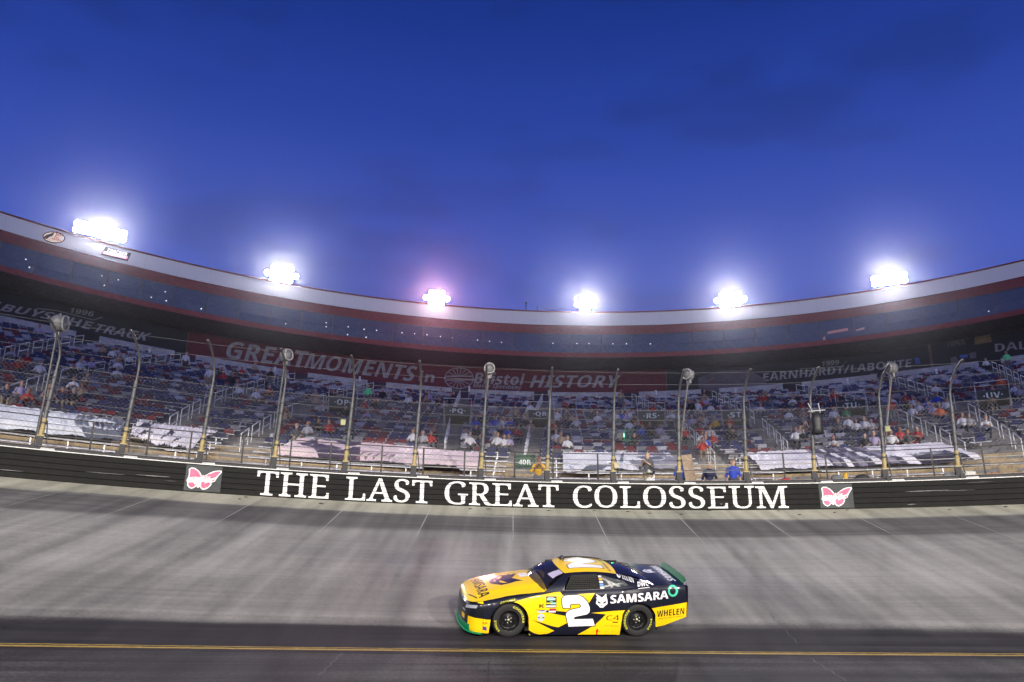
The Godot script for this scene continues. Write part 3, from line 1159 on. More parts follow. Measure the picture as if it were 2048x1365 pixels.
func suites() -> void:
	var base := cp(0.0, 91.0, 0.0)
	base.y = EY + H1
	var b := thing("suite_building", "long curved suite building with white fascia, dark glass band and red trim above the stand", "building", base)
	var white := mat("fascia white", 0.78, 0.78, 0.78, 0.6)
	var red := grain("trim red", 0.2, 0.02, 0.02, 0.6, 0.3, 2.0)
	var dark := grain("soffit brown", 0.12, 0.095, 0.085, 0.9, 0.3, 2.0)
	var room := grain("suite room", 0.16, 0.17, 0.2, 0.9, 0.3, 2.0)
	var glass := mat("suite glass", 0.1, 0.12, 0.16, 0.06, 0.0, 0.6)
	glass.transparency = BaseMaterial3D.TRANSPARENCY_ALPHA
	glass.albedo_color = lin(0.09, 0.13, 0.22, 0.6)
	var n := 40
	for k in n:
		var a0 := lerpf(-0.7, 0.7, float(k) / n) + 0.00003
		var a1 := lerpf(-0.7, 0.7, float(k + 1) / n) - 0.00003
		var m := MB.new()
		face(m, a0, a1, 34.37, 35.84, 0.25)
		part(b, "fascia_panel", m.mesh(base), white)
		m = MB.new()
		face(m, a0, a1, 35.84, 35.98, 0.33)
		shelf(m, a0, a1, 35.98, 0.33, -6.0)
		shelf(m, a0, a1, 35.84, 0.25, 0.33)
		part(b, "roof_edge", m.mesh(base), red)
		m = MB.new()
		face(m, a0, a1, 33.46, 34.37, 0.1)
		shelf(m, a0, a1, 34.37, 0.1, 0.25)
		shelf(m, a0, a1, 33.46, -0.15, 0.1)
		part(b, "upper_red_panel", m.mesh(base), red)
		m = MB.new()
		face(m, a0, a1, 30.78, 31.31, 0.1)
		shelf(m, a0, a1, 31.31, 0.1, -0.15)
		part(b, "lower_red_panel", m.mesh(base), red)
		m = MB.new()
		face(m, a0, a1, 31.31, 33.46, 0.0, 1)
		part(b, "glass_pane", m.mesh(base), glass)
		m = MB.new()
		m.box(Transform3D(Basis(Vector3.UP, -a0), cp(a0, dface(a0), 32.385)), Vector3(0.07, 2.14, 0.12))
		part(b, "mullion", m.mesh(base), dark)
		m = MB.new()
		shelf(m, a0, a1, 30.78, -4.2, 0.1)
		part(b, "soffit_panel", m.mesh(base), dark)
	var m := MB.new()
	face(m, -0.7, 0.7, 31.31, 33.46, -3.5, 40)
	part(b, "room_wall", m.mesh(base), room)
	m = MB.new()
	shelf(m, -0.7, 0.7, 33.45, -3.5, -0.05, 40)
	part(b, "room_ceiling", m.mesh(base), room)
	m = MB.new()
	shelf(m, -0.7, 0.7, 31.32, -0.05, -3.5, 40)
	part(b, "room_floor", m.mesh(base), room)
	m = MB.new()
	face(m, -0.7, 0.7, 18.0, 30.79, -4.2, 40)
	part(b, "rear_wall", m.mesh(base), dark)
	m = MB.new()
	face(m, -0.7, 0.7, 33.4, 35.9, 0.05, 40)
	shelf(m, -0.7, 0.7, 30.83, -4.2, 0.0, 40)
	face(m, -0.7, 0.7, 30.83, 31.28, 0.05, 40)
	part(b, "backing", m.mesh(base), dark)
	# downlights in the rooms
	var lampm := glow("suite downlight", 1.0, 0.96, 0.9, 5.0)
	for q in [[51, 519], [58, 535], [203, 552], [236, 560], [208, 571], [330, 584], [302, 595], [332, 602], [402, 618], [571, 648], [652, 646], [652, 654], [696, 654], [695, 669.5], [728, 659], [732, 675], [753, 661], [804, 666], [829, 668], [854, 670], [881, 673.5], [905, 676], [955, 680.5], [979, 683], [1003, 685], [1106, 687], [1154, 687.5], [1178, 687.5], [1226, 688], [1253, 688], [1301, 688], [1035, 706], [1176, 707], [1329, 706], [1978, 623]]:
		var az := az_of(q[0], q[1])
		var d := dface(az) + 0.9
		var l := MB.new()
		l.lathe(Transform3D(), [Vector2(0.001, 0.055), Vector2(0.045, 0.04), Vector2(0.06, 0.0), Vector2(0.045, -0.04), Vector2(0.001, -0.055)], 8)
		var o := part(b, "downlight", l.mesh(), lampm)
		o.position = cp(az, d, minf(d * tan_of(q[0], q[1]), 33.35)) - base
	# glowing quads added to stand for the orange light in the glass
	for q in [[1655, 1697, 664, 668.5], [1712, 1730, 660, 663], [1646, 1651, 676, 684]]:
		var l := MB.new()
		var a0 := az_of(q[0], q[2])
		var a1 := az_of(q[1], q[2])
		var d := dface(a0) + 1.2
		var h1 := d * tan_of(q[0], q[2])
		var h0 := d * tan_of(q[0], q[3])
		l.quad(cp(a0, d, h0), cp(a1, d, h0 + 0.12), cp(a1, d, h1 + 0.18), cp(a0, d, h1))
		part(b, "orange_glow", l.mesh(base), glow("orange sign light", 1.0, 0.25, 0.06, 0.45))
	banners()
	facade_signs()
	roof_things()

func on_rear(px: float, py: float, out := 0.06) -> Vector3:
	var az := az_of(px, py)
	var d := dface(az) + 4.2 - out
	return cp(az, d, d * tan_of(px, py))

func rear_text(parent: Node3D, base: Vector3, text: String, bl: Vector2, br: Vector2, tl: Vector2, m: Material, kind := "sans_bold", shear := 0.0) -> void:
	var up := tl - bl
	var mb := MB.new()
	letters(mb, text, kind, func(u: float, v: float) -> Vector3:
		var q := bl.lerp(br, u) + up * v
		return on_rear(q.x, q.y, 0.1), shear)
	part(parent, "lettering", mb.mesh(base), m)

func banners() -> void:
	var grey := grain("banner letters grey", 0.28, 0.29, 0.34, 0.7, 0.2, 2.0)
	var dim := grain("banner letters dim", 0.24, 0.24, 0.25, 0.7, 0.2, 2.0)
	var navy := grain("banner navy", 0.012, 0.014, 0.026, 0.75, 0.2, 2.0)
	var defs := [["dark navy banner with a small date above large slanted grey capitals", -80.0, 372.0], ["red history banner with large grey italic capitals and a round track emblem above the stand", 372.0, 1330.0], ["dark navy banner showing part of a pale car beside names in grey capitals", 1330.0, 1858.0], ["dark banner with pale and ochre printed shapes beside a small blue bar", 1862.0, 2140.0]]
	var id := 0
	for d in defs:
		var a0 := az_of(d[1], 700)
		var a1 := az_of(d[2], 700)
		var c := cp((a0 + a1) * 0.5, dface((a0 + a1) * 0.5) + 4.1, 24.0)
		var b := thing("wall_banner", d[0], "banner", c, "history banners under the suites")
		var m := MB.new()
		var red := id == 1
		face(m, a0 + 0.0004, a1 - 0.0004, 26.0 if not red else 27.0, 30.7, -4.14, 16)
		part(b, "cloth", m.mesh(c), navy if not red else grain("banner red", 0.105, 0.009, 0.026, 0.75, 0.2, 3.0))
		if red:
			m = MB.new()
			face(m, a0 + 0.0004, a1 - 0.0004, 27.0, 28.05, -4.13, 16)
			part(b, "lower_strip", m.mesh(c), grain("banner deep blue", 0.02, 0.014, 0.05, 0.75, 0.2, 3.0))
			rear_text(b, c, "GREAT", Vector2(452, 716), Vector2(612, 737), Vector2(455, 682), grey, "sans_bold", 0.05)
			rear_text(b, c, "MOMENTS", Vector2(612, 737), Vector2(828, 764), Vector2(616, 706), grey, "sans_bold", 0.04)
			rear_text(b, c, "in", Vector2(838, 763), Vector2(868, 766), Vector2(840, 741), grey, "sans_bold", 0.1)
			rear_text(b, c, "Bristol", Vector2(949, 768), Vector2(1046, 772), Vector2(951, 744), grey, "sans_bold", 0.05)
			rear_text(b, c, "Motor Speedway", Vector2(946, 778), Vector2(1042, 782), Vector2(947, 767), grey, "sans_bold", 0.02)
			rear_text(b, c, "HISTORY", Vector2(1062, 776), Vector2(1236, 776), Vector2(1065, 751), grey, "sans_bold", 0.04)
			var e := MB.new()
			var cc := Vector2(918, 757)
			var ring := []
			for k in 33:
				var a := TAU * k / 32
				ring.append([on_rear(cc.x + cos(a) * 29.5, cc.y + sin(a) * 21.5, 0.1), on_rear(cc.x + cos(a) * 27.6, cc.y + sin(a) * 19.8, 0.1)])
			e.grid(ring, [], true)
			var ray_ := func(x0: float, y0: float, x1: float, y1: float, w: float) -> void:
				var q := Vector2(-(y1 - y0), x1 - x0).normalized() * w
				e.quad(on_rear(x0 - q.x, y0 - q.y, 0.1), on_rear(x1 - q.x, y1 - q.y, 0.1), on_rear(x1 + q.x, y1 + q.y, 0.1), on_rear(x0 + q.x, y0 + q.y, 0.1))
			for k in 6:
				var x := -22.0 + k * 8.8
				ray_.call(cc.x + x * 0.25, cc.y - 4, cc.x + x, cc.y - sqrt(maxf(0.0, 1 - (x / 28.0) ** 2)) * 20.0, 0.7)
				ray_.call(cc.x + x * 0.25, cc.y + 5, cc.x + x, cc.y + sqrt(maxf(0.0, 1 - (x / 28.0) ** 2)) * 20.0, 0.7)
			ray_.call(cc.x - 28, cc.y - 4, cc.x + 28, cc.y - 4, 1.3)
			ray_.call(cc.x - 28, cc.y + 4, cc.x + 28, cc.y + 3, 1.3)
			part(b, "round_emblem", e.mesh(c), grey)
		elif id == 0:
			rear_text(b, c, "BUYS", Vector2(1, 622), Vector2(100, 640), Vector2(10, 608), grey, "sans_bold", 0.06)
			rear_text(b, c, "THE", Vector2(112, 644), Vector2(180, 660), Vector2(118, 629), grey, "sans_bold", 0.06)
			rear_text(b, c, "TRACK", Vector2(186, 663), Vector2(294, 683), Vector2(192, 647), grey, "sans_bold", 0.06)
			rear_text(b, c, "1996", Vector2(138, 625), Vector2(186, 634), Vector2(140, 615), dim, "sans_bold", 0.05)
			var u := MB.new()
			for q in [[72, 617, 112, 621], [112, 621, 186, 640], [186, 640, 205, 634]]:
				u.quad(on_rear(q[0], q[1] + 1.2, 0.1), on_rear(q[2], q[3] + 1.2, 0.1), on_rear(q[2], q[3] - 0.6, 0.1), on_rear(q[0], q[1] - 0.6, 0.1))
			part(b, "underline", u.mesh(c), dim)
			u = MB.new()
			u.quad(on_rear(-9, 608, 0.1), on_rear(-2, 609, 0.1), on_rear(3, 605, 0.1), on_rear(-4, 603, 0.1))
			part(b, "lettering", u.mesh(c), grey)
		elif id == 2:
			rear_text(b, c, "EARNHARDT/LABONTE", Vector2(1526, 763), Vector2(1823, 734), Vector2(1527, 747), grey)
			rear_text(b, c, "1999", Vector2(1643, 733), Vector2(1678, 730), Vector2(1644, 723), dim)
			rear_text(b, c, "CLASH #1", Vector2(1738, 759), Vector2(1822, 750), Vector2(1739, 748), dim)
			var u := MB.new()
			for q in [[1600, 738, 1684, 733], [1684, 733, 1694, 722]]:
				u.quad(on_rear(q[0], q[1] + 0.8, 0.1), on_rear(q[2], q[3] + 0.8, 0.1), on_rear(q[2], q[3] - 0.6, 0.1), on_rear(q[0], q[1] - 0.6, 0.1))
			part(b, "underline", u.mesh(c), dim)
			# the printed car: pale flank, dark wheel, red and yellow numeral patch
			for q in [[grain("print mauve", 0.09, 0.08, 0.12, 0.75), [[1396, 756], [1440, 742], [1500, 740], [1532, 760], [1535, 785], [1500, 792], [1450, 789], [1398, 778]]],
					[grain("print dark", 0.012, 0.012, 0.02, 0.75), [[1458, 788], [1460, 774], [1470, 769], [1484, 772], [1490, 790]]],
					[grain("print ochre", 0.2, 0.14, 0.07, 0.75), [[1410, 770], [1424, 757], [1440, 758], [1432, 772], [1456, 788], [1420, 782]]],
					[grain("print maroon", 0.1, 0.02, 0.04, 0.75), [[1410, 769], [1426, 760], [1434, 760], [1424, 772]]]]:
				var p := PackedVector2Array()
				for z in q[1]:
					p.append(Vector2(z[0], z[1]))
				var ids := Geometry2D.triangulate_polygon(p)
				var pm := MB.new()
				for k in range(0, ids.size() - 2, 3):
					var o := 0.1 + 0.01 * b.get_child_count()
					pm.tri(on_rear(p[ids[k]].x, p[ids[k]].y, o), on_rear(p[ids[k + 2]].x, p[ids[k + 2]].y, o), on_rear(p[ids[k + 1]].x, p[ids[k + 1]].y, o))
				part(b, "printed_shape", pm.mesh(c), q[0])
			u = MB.new()
			for x in [1829, 1834]:
				u.quad(on_rear(x + 5, 729, 0.1), on_rear(x + 8, 728, 0.1), on_rear(x + 4, 716, 0.1), on_rear(x, 717, 0.1))
			part(b, "blue_bars", u.mesh(c), grain("print blue", 0.05, 0.13, 0.5, 0.7))
		else:
			rear_text(b, c, "DAL", Vector2(1991, 704), Vector2(2054, 698), Vector2(1990, 688), grey)
			rear_text(b, c, "NAR", Vector2(1896, 694), Vector2(1932, 690), Vector2(1897, 675), grain("print dull grey", 0.12, 0.11, 0.13, 0.75))
			var u := MB.new()
			u.quad(on_rear(1920, 717, 0.1), on_rear(1936, 715, 0.1), on_rear(1936, 709, 0.1), on_rear(1921, 711, 0.1))
			part(b, "blue_bar", u.mesh(c), grain("print blue", 0.05, 0.13, 0.5, 0.7))
			u = MB.new()
			u.quad(on_rear(1904, 735, 0.1), on_rear(1926, 733, 0.1), on_rear(1912, 713, 0.1), on_rear(1902, 716, 0.1))
			part(b, "printed_shape", u.mesh(c), grain("print pale", 0.13, 0.12, 0.15, 0.75))
			u = MB.new()
			u.quad(on_rear(1942, 718, 0.11), on_rear(1954, 716, 0.11), on_rear(1952, 704, 0.11), on_rear(1938, 707, 0.11))
			part(b, "printed_shape", u.mesh(c), grain("print pale", 0.13, 0.12, 0.15, 0.75))
			u = MB.new()
			u.quad(on_rear(1950, 690, 0.1), on_rear(1985, 684, 0.1), on_rear(1980, 666, 0.1), on_rear(1950, 670, 0.1))
			part(b, "printed_shape", u.mesh(c), grain("print ochre", 0.2, 0.14, 0.07, 0.75))
		id += 1

func on_fascia(px: float, py: float, out := 0.3) -> Vector3:
	var az := az_of(px, py)
	var d := dface(az) - out
	return cp(az, d, d * tan_of(px, py))

func facade_signs() -> void:
	var black := grain("sign black", 0.012, 0.012, 0.014, 0.5)
	# oval sign
	var c := on_fascia(107, 475, 0.4)
	var s := thing("oval_sign", "lit oval yellow sign with red lettering and a leaping fish on the white fascia", "sign", c)
	var oval := func(rx: float, ry: float, out: float) -> MB:
		var m := MB.new()
		for k in 32:
			var a := TAU * k / 32
			var b := TAU * (k + 1) / 32
			m.tri(on_fascia(107, 475, out), on_fascia(107 + cos(b) * rx, 475 + sin(b) * ry + cos(b) * rx * 0.09, out), on_fascia(107 + cos(a) * rx, 475 + sin(a) * ry + cos(a) * rx * 0.09, out))
		return m
	part(s, "sign_board", oval.call(22.8, 11.6, 0.4).mesh(c), black)
	part(s, "lit_sign_face", oval.call(20.6, 9.8, 0.43).mesh(c), glow("sign yellow", 0.9, 0.55, 0.22, 0.55))
	var redm := grain("sign red", 0.35, 0.03, 0.02, 0.5)
	for q in [["Bass", 110, 472, 124, 474, 9.0], ["Pro", 107, 478, 117, 479.5, 6.0], ["Shops", 102, 481, 121, 484.5, 6.0]]:
		var m := MB.new()
		letters(m, q[0], "serif_bold", func(u: float, v: float) -> Vector3: return on_fascia(lerpf(q[1], q[3], u) + v * 1.5, lerpf(q[2], q[4], u) - v * q[5], 0.46))
		part(s, "lettering", m.mesh(c), redm)
	var fm := MB.new()
	var fish := [[86, 475], [92, 470], [100, 468], [104, 466], [108, 465], [106, 470], [103, 473], [98, 474], [94, 478], [88, 478]]
	var fp := PackedVector2Array()
	for q in fish:
		fp.append(Vector2(q[0], q[1]))
	var ids := Geometry2D.triangulate_polygon(fp)
	for k in range(0, ids.size() - 2, 3):
		fm.tri(on_fascia(fp[ids[k]].x, fp[ids[k]].y, 0.46), on_fascia(fp[ids[k + 2]].x, fp[ids[k + 2]].y, 0.46), on_fascia(fp[ids[k + 1]].x, fp[ids[k + 1]].y, 0.46))
	part(s, "fish_shape", fm.mesh(c), grain("sign brown", 0.1, 0.07, 0.05, 0.5))
	# slanted sign with white and red bars
	c = on_fascia(231, 509, 0.4)
	s = thing("slanted_sign", "small lit black sign with white italic lettering over a red bar on the fascia", "sign", c)
	var quad4 := func(p: Array, out: float) -> MB:
		var m := MB.new()
		m.quad(on_fascia(p[0], p[1], out), on_fascia(p[2], p[3], out), on_fascia(p[4], p[5], out), on_fascia(p[6], p[7], out))
		return m
	part(s, "sign_board", quad4.call([201, 510, 255, 523, 262, 507, 211, 493], 0.4).mesh(c), grain("sign grey", 0.1, 0.11, 0.12, 0.5))
	part(s, "lit_red_bar_sign", quad4.call([204, 507.5, 253, 519, 255.5, 513.5, 207, 502], 0.43).mesh(c), glow("sign crimson", 0.75, 0.03, 0.13, 0.9))
	var wm := glow("sign white light", 1, 1, 1, 1.1)
	var m1 := MB.new()
	letters(m1, "TRACKER", "sans_bold", func(u: float, v: float) -> Vector3: return on_fascia(lerpf(213, 253, u) + v * 2.0, lerpf(502.5, 512, u) - v * 6.0, 0.45), 0.03)
	part(s, "lit_sign_letters", m1.mesh(c), wm)
	var m2 := MB.new()
	letters(m2, "BOATS & ATVS", "sans_bold", func(u: float, v: float) -> Vector3: return on_fascia(lerpf(208, 250, u) + v * 1.4, lerpf(507, 517, u) - v * 4.4, 0.46), 0.02)
	part(s, "lit_sign_letters", m2.mesh(c), wm)

func roof_things() -> void:
	var dark := grain("roof steel dark", 0.02, 0.02, 0.022, 0.6)
	# lamp like post
	var c := on_fascia(1052, 627, 0.0)
	c.y = EY + 35.98
	var o := thing("vent_pipe", "thin dark pipe with a bulb shaped cowl standing on the roof edge", "pipe", c)
	var m := MB.new()
	m.tube([Vector3.ZERO, Vector3(0, 0.85, 0)], 0.05, 6)
	part(o, "pipe", m.mesh(), dark)
	m = MB.new()
	m.lathe(Transform3D(Basis(), Vector3(0, 0.8, 0)), [Vector2(0.06, 0), Vector2(0.1, 0.08), Vector2(0.12, 0.18), Vector2(0.1, 0.27), Vector2(0.01, 0.3)], 10)
	part(o, "cowl", m.mesh(), dark)
	# roof rail
	var az0 := az_of(1075, 622)
	var az1 := az_of(1126, 622)
	c = cp(az0, dface(az0) + 0.2, 35.98)
	o = thing("roof_railing", "short dark two bar railing on the roof edge beside a floodlight", "railing", c)
	for k in 4:
		var az := lerpf(az0, az1, k / 3.0)
		m = MB.new()
		var p := cp(az, dface(az) + 0.2, 35.98)
		m.tube([p, p + Vector3(0, 0.75 if k == 0 else 0.5, 0)], 0.03 if k else 0.05, 6)
		part(o, "post", m.mesh(c), dark)
	for h in [0.16, 0.46]:
		m = MB.new()
		m.tube([cp(az0, dface(az0) + 0.2, 35.98 + h), cp(az1, dface(az1) + 0.2, 35.98 + h)], 0.025, 6)
		part(o, "rail", m.mesh(c), dark)
	# low antenna
	var a := az_of(1021, 625)
	c = cp(a, dface(a) + 0.2, 35.98)
	o = thing("roof_antenna", "low dark bracket with one upright whip on the roof edge", "antenna", c)
	m = MB.new()
	m.box(Transform3D(Basis(Vector3.UP, -a), Vector3(0, 0.06, 0)), Vector3(0.5, 0.1, 0.3))
	part(o, "bracket", m.mesh(), dark)
	m = MB.new()
	m.tube([Vector3(0.05, 0.1, 0), Vector3(0.07, 0.5, 0)], 0.015, 5)
	part(o, "whip", m.mesh(), dark)


# ------------------------------------------------------------------ catch fence
func post_theta(i: int) -> float:
	return (i - 7) * POST / RW - 0.08676

func fence() -> void:
	var zb := HW + WALL + 0.245
	var base := wp(0.0, RW + 0.75, zb)
	var f := thing("catch_fence", "tall catch fence of grey posts bent over the track, strung with steel cables", "fence", base)
	var steel := grain("post steel", 0.085, 0.087, 0.085, 0.5, 0.3, 0.8, 0.3)
	var yellow := grain("post yellow", 0.3, 0.235, 0.09, 0.55, 0.3, 0.4)
	var shoe := grain("post shoe", 0.012, 0.012, 0.014, 0.6)
	var clampm := grain("clamp dark", 0.04, 0.04, 0.045, 0.5)
	var cable := grain("cable steel", 0.1, 0.1, 0.11, 0.4, 0.2, 0.5, 0.5)
	var paths := []
	for i in range(-4, 19):
		var th := post_theta(i)
		var o := wp(th, RW + 0.75, zb)
		var tang := Vector3(cos(th), 0, sin(th))
		var inw := Vector3(0, 0, 1.2)
		var up := (Vector3.UP + tang * 0.045).normalized()
		var path := []
		for k in 3:
			path.append(o + up * (2.55 + k * 0.25))
		for k in 9:
			var a := (k + 1) / 9.0 * 1.15
			path.append(o + up * (3.05 + sin(a) * 1.15) + inw * (1.0 - cos(a)) * 1.75)
		paths.append([o, up, path])
		var m := MB.new()
		m.tube([o + up * 0.3, o + up * 2.62, o + up * 2.66], [0.076, 0.066, 0.045], 10)
		var p := part(f, "post", m.mesh(base), steel)
		m = MB.new()
		m.box(Transform3D(Basis(Vector3.UP, -th), o + Vector3(0, 0.16, 0)), Vector3(0.2, 0.34, 0.2))
		m.box(Transform3D(Basis(Vector3.UP, -th), o + Vector3(0, -0.2, 0.28)), Vector3(0.16, 0.5, 0.08))
		part(p, "shoe", m.mesh(base), shoe)
		m = MB.new()
		m.tube([o + up * 0.33, o + up * 0.95], 0.08, 10)
		m.box(Transform3D(Basis(Vector3.UP, -th), o + up * 0.36), Vector3(0.22, 0.05, 0.22))
		part(p, "yellow_sleeve", m.mesh(base), yellow)
		m = MB.new()
		var rr := []
		for k in path.size():
			rr.append(0.042)
		m.tube(path, rr, 8)
		part(p, "curved_arm", m.mesh(base), steel)
		m = MB.new()
		for h in [0.8, 1.2, 1.6, 2.0, 2.4]:
			m = MB.new()
			m.tube([o + up * (h - 0.03), o + up * (h + 0.03)], 0.1, 8)
			part(p, "cable_clamp", m.mesh(base), clampm)
		m = MB.new()
		m.tube([o + up * 0.1 + tang * 0.22, o + up * 0.9 + tang * 0.09], 0.022, 5)
		part(p, "stay", m.mesh(base), clampm)
	# cables
	for h in [0.42, 0.8, 1.2, 1.6, 2.0, 2.4, 2.8]:
		var pts := []
		for q in paths:
			pts.append(q[0] + q[1] * h)
		var m := MB.new()
		m.tube(pts, 0.011 if h > 0.5 else 0.016, 5)
		part(f, "cable", m.mesh(base), cable)
	for k in [4, 7, 10]:
		var pts := []
		for q in paths:
			pts.append(q[2][k])
		var m := MB.new()
		m.tube(pts, 0.008, 5)
		part(f, "cable", m.mesh(base), cable)
	# woven wire between the posts, one panel to each bay
	var wire := grain("mesh wire", 0.16, 0.16, 0.16, 0.5, 0.2, 0.5, 0.4)
	for b in paths.size() - 1:
		var p0: Array = paths[b]
		var p1: Array = paths[b + 1]
		var m := MB.new()
		var hh := 2.45
		var at := func(u: float, h: float) -> Vector3: return (p0[0] + p0[1] * (0.4 + h)).lerp(p1[0] + p1[1] * (0.4 + h), u)
		var step := 0.15
		for s in [-1.0, 1.0]:
			var c := -hh if s > 0 else 0.0
			while c < POST + (0.0 if s > 0 else hh):
				# wire runs at 45 degrees: x = c + s * h
				var h0 := clampf(-c / s if s > 0 else (c - POST), 0.0, hh)
				var h1 := clampf((POST - c) / s if s > 0 else c, 0.0, hh)
				if h1 > h0 + 0.02:
					var a: Vector3 = at.call((c + s * h0) / POST, h0)
					var z: Vector3 = at.call((c + s * h1) / POST, h1)
					var w := (z - a).normalized().cross(Vector3(0, 0, 1)).normalized() * 0.0016
					m.quad(a - w, z - w, z + w, a + w)
				c += step
		part(f, "wire_panel", m.mesh(base), wire)
	guard_rail()
	speakers()

func guard_rail() -> void:
	# rail along the front of the first row
	var base := cp(0.0, dfront(0.0) - 0.9, 6.0)
	var g := thing("front_railing", "low railing of dark posts and pale pipes in front of the lowest benches", "railing", base)
	var dark := grain("railing brown black", 0.03, 0.025, 0.022, 0.6)
	var pale := grain("railing pale pipe", 0.35, 0.35, 0.34, 0.45, 0.2, 0.5)
	var n := 27
	var tops := []
	for k in n:
		var az := lerpf(-0.64, 0.64, k / (n - 1.0)) + 0.004 * sin(k * 4.0)
		var p := cp(az, dfront(az) - 0.9, 6.0)
		var m := MB.new()
		var lean := Vector3(cos(az), 0, sin(az)) * 0.05
		m.box(Transform3D(Basis(Vector3.UP, -az), p + Vector3(0, 1.0, 0)), Vector3(0.065, 2.0, 0.05))
		part(g, "post", m.mesh(base), dark)
		tops.append(p)
	for h in [1.25, 1.55, 1.98]:
		var pts := []
		for p in tops:
			pts.append(p + Vector3(0, h, 0))
		var m := MB.new()
		m.tube(pts, 0.02, 6)
		part(g, "rail", m.mesh(base), pale if h != 1.98 else dark)

func speakers() -> void:
	# domed horn loudspeakers on masts behind every third post
	var grey := grain("horn grey", 0.13, 0.13, 0.13, 0.45, 0.3, 0.6)
	var rimm := grain("horn rim", 0.26, 0.26, 0.26, 0.4, 0.2, 0.5)
	var dark := grain("clamp dark", 0.04, 0.04, 0.045, 0.5)
	var id := 0
	for q in [[117, 648, 1.5], [571, 712, 1.0], [979, 740, 0.0], [1378, 751, -0.8], [1785, 738, -1.3]]:
		var az := az_of(q[0], q[1])
		var d := dwall(az, RW + 1.1)
		var at := cp(az, d, d * tan_of(q[0], q[1]))
		var i := id * 3
		var foot := wp(post_theta(i) - 0.002, RW + 1.05, HW + WALL + 0.245)
		var lean := 0.0
		var words := ["domed grey horn loudspeaker beside the first curved post by the white tarpaulin", "domed grey horn loudspeaker in front of the red banner's first word", "domed grey horn loudspeaker seen face on beside the round track emblem", "domed grey horn loudspeaker in front of the printed pale car", "domed grey horn loudspeaker in front of the grey names banner"]
		var o := thing("horn_loudspeaker", words[id], "loudspeaker", foot, "horn loudspeakers along the fence")
		var h := at.y - foot.y
		var m := MB.new()
		m.tube([Vector3.ZERO, at - foot], [0.05, 0.035], 6)
		part(o, "mast", m.mesh(), grain("post steel", 0.3, 0.31, 0.3, 0.5))
		var turn := Transform3D(Basis(Vector3.UP, -az + q[2] * 0.75).scaled(Vector3.ONE * (0.85 if id == 0 else 0.64)), at - foot)
		m = MB.new()
		# shell: an octagonal dome, narrower below, open towards its front
		m.lathe(turn * Transform3D(Basis(), Vector3.ZERO), [Vector2(0.02, 0.4), Vector2(0.16, 0.36), Vector2(0.3, 0.24), Vector2(0.36, 0.08), Vector2(0.33, -0.12), Vector2(0.24, -0.28), Vector2(0.1, -0.32)], 8)
		part(o, "horn_shell", m.mesh(), grey)
		m = MB.new()
		var ring := []
		for k in 16:
			var a := TAU * k / 16
			ring.append(turn * Vector3(cos(a) * 0.31, sin(a) * 0.32 + 0.02, 0.27))
		m.tube(ring, 0.03, 6, true)
		m.lathe(turn * Transform3D(Basis(), Vector3(0, 0.42, 0)), [Vector2(0.03, -0.04), Vector2(0.04, 0.02), Vector2(0.005, 0.05)], 8)
		part(o, "rim", m.mesh(), rimm)
		m = MB.new()
		m.tube([turn * Vector3(0.1, -0.3, 0.05), turn * Vector3(0.08, -0.55, 0.02)], 0.06, 6)
		m.box(turn * Transform3D(Basis(), Vector3(-0.05, -0.5, 0.05)), Vector3(0.16, 0.22, 0.14))
		part(o, "driver_box", m.mesh(), grey)
		id += 1
	# aerials: white tubes on thin masts near the top of the stand
	var white := grain("aerial white", 0.65, 0.65, 0.66, 0.4)
	for q in [[89, 658, 675], [294, 700, 730], [546, 739, 770], [717, 758, 785], [937, 778, 815], [1098, 786, 830], [1313, 786, 812], [1472, 781, 800], [1698, 763, 790], [1876, 743, 765]]:
		var az := az_of(q[0], q[2])
		var s := stand_hit(q[0], q[2], 0.0)
		var foot := sp(s.x, s.y)
		var d := Vector2(foot.x, foot.z).length()
		var top := d * tan_of(q[0], q[1]) + EY
		var o := thing("aerial_mast", "thin grey mast carrying one white tube aerial at the head of a stair", "aerial", foot, "aerial masts along the top of the stand")
		var m := MB.new()
		m.tube([Vector3.ZERO, Vector3(0, top - foot.y - 0.1, 0)], 0.025, 5)
		part(o, "mast", m.mesh(), grain("aerial grey", 0.3, 0.3, 0.32, 0.5))
		m = MB.new()
		var y := top - foot.y
		m.lathe(Transform3D(Basis(), Vector3(0.02, y, 0)), [Vector2(0.01, -0.22), Vector2(0.09, -0.2), Vector2(0.09, 0.2), Vector2(0.01, 0.22)], 8)
		part(o, "aerial_tube", m.mesh(), white)


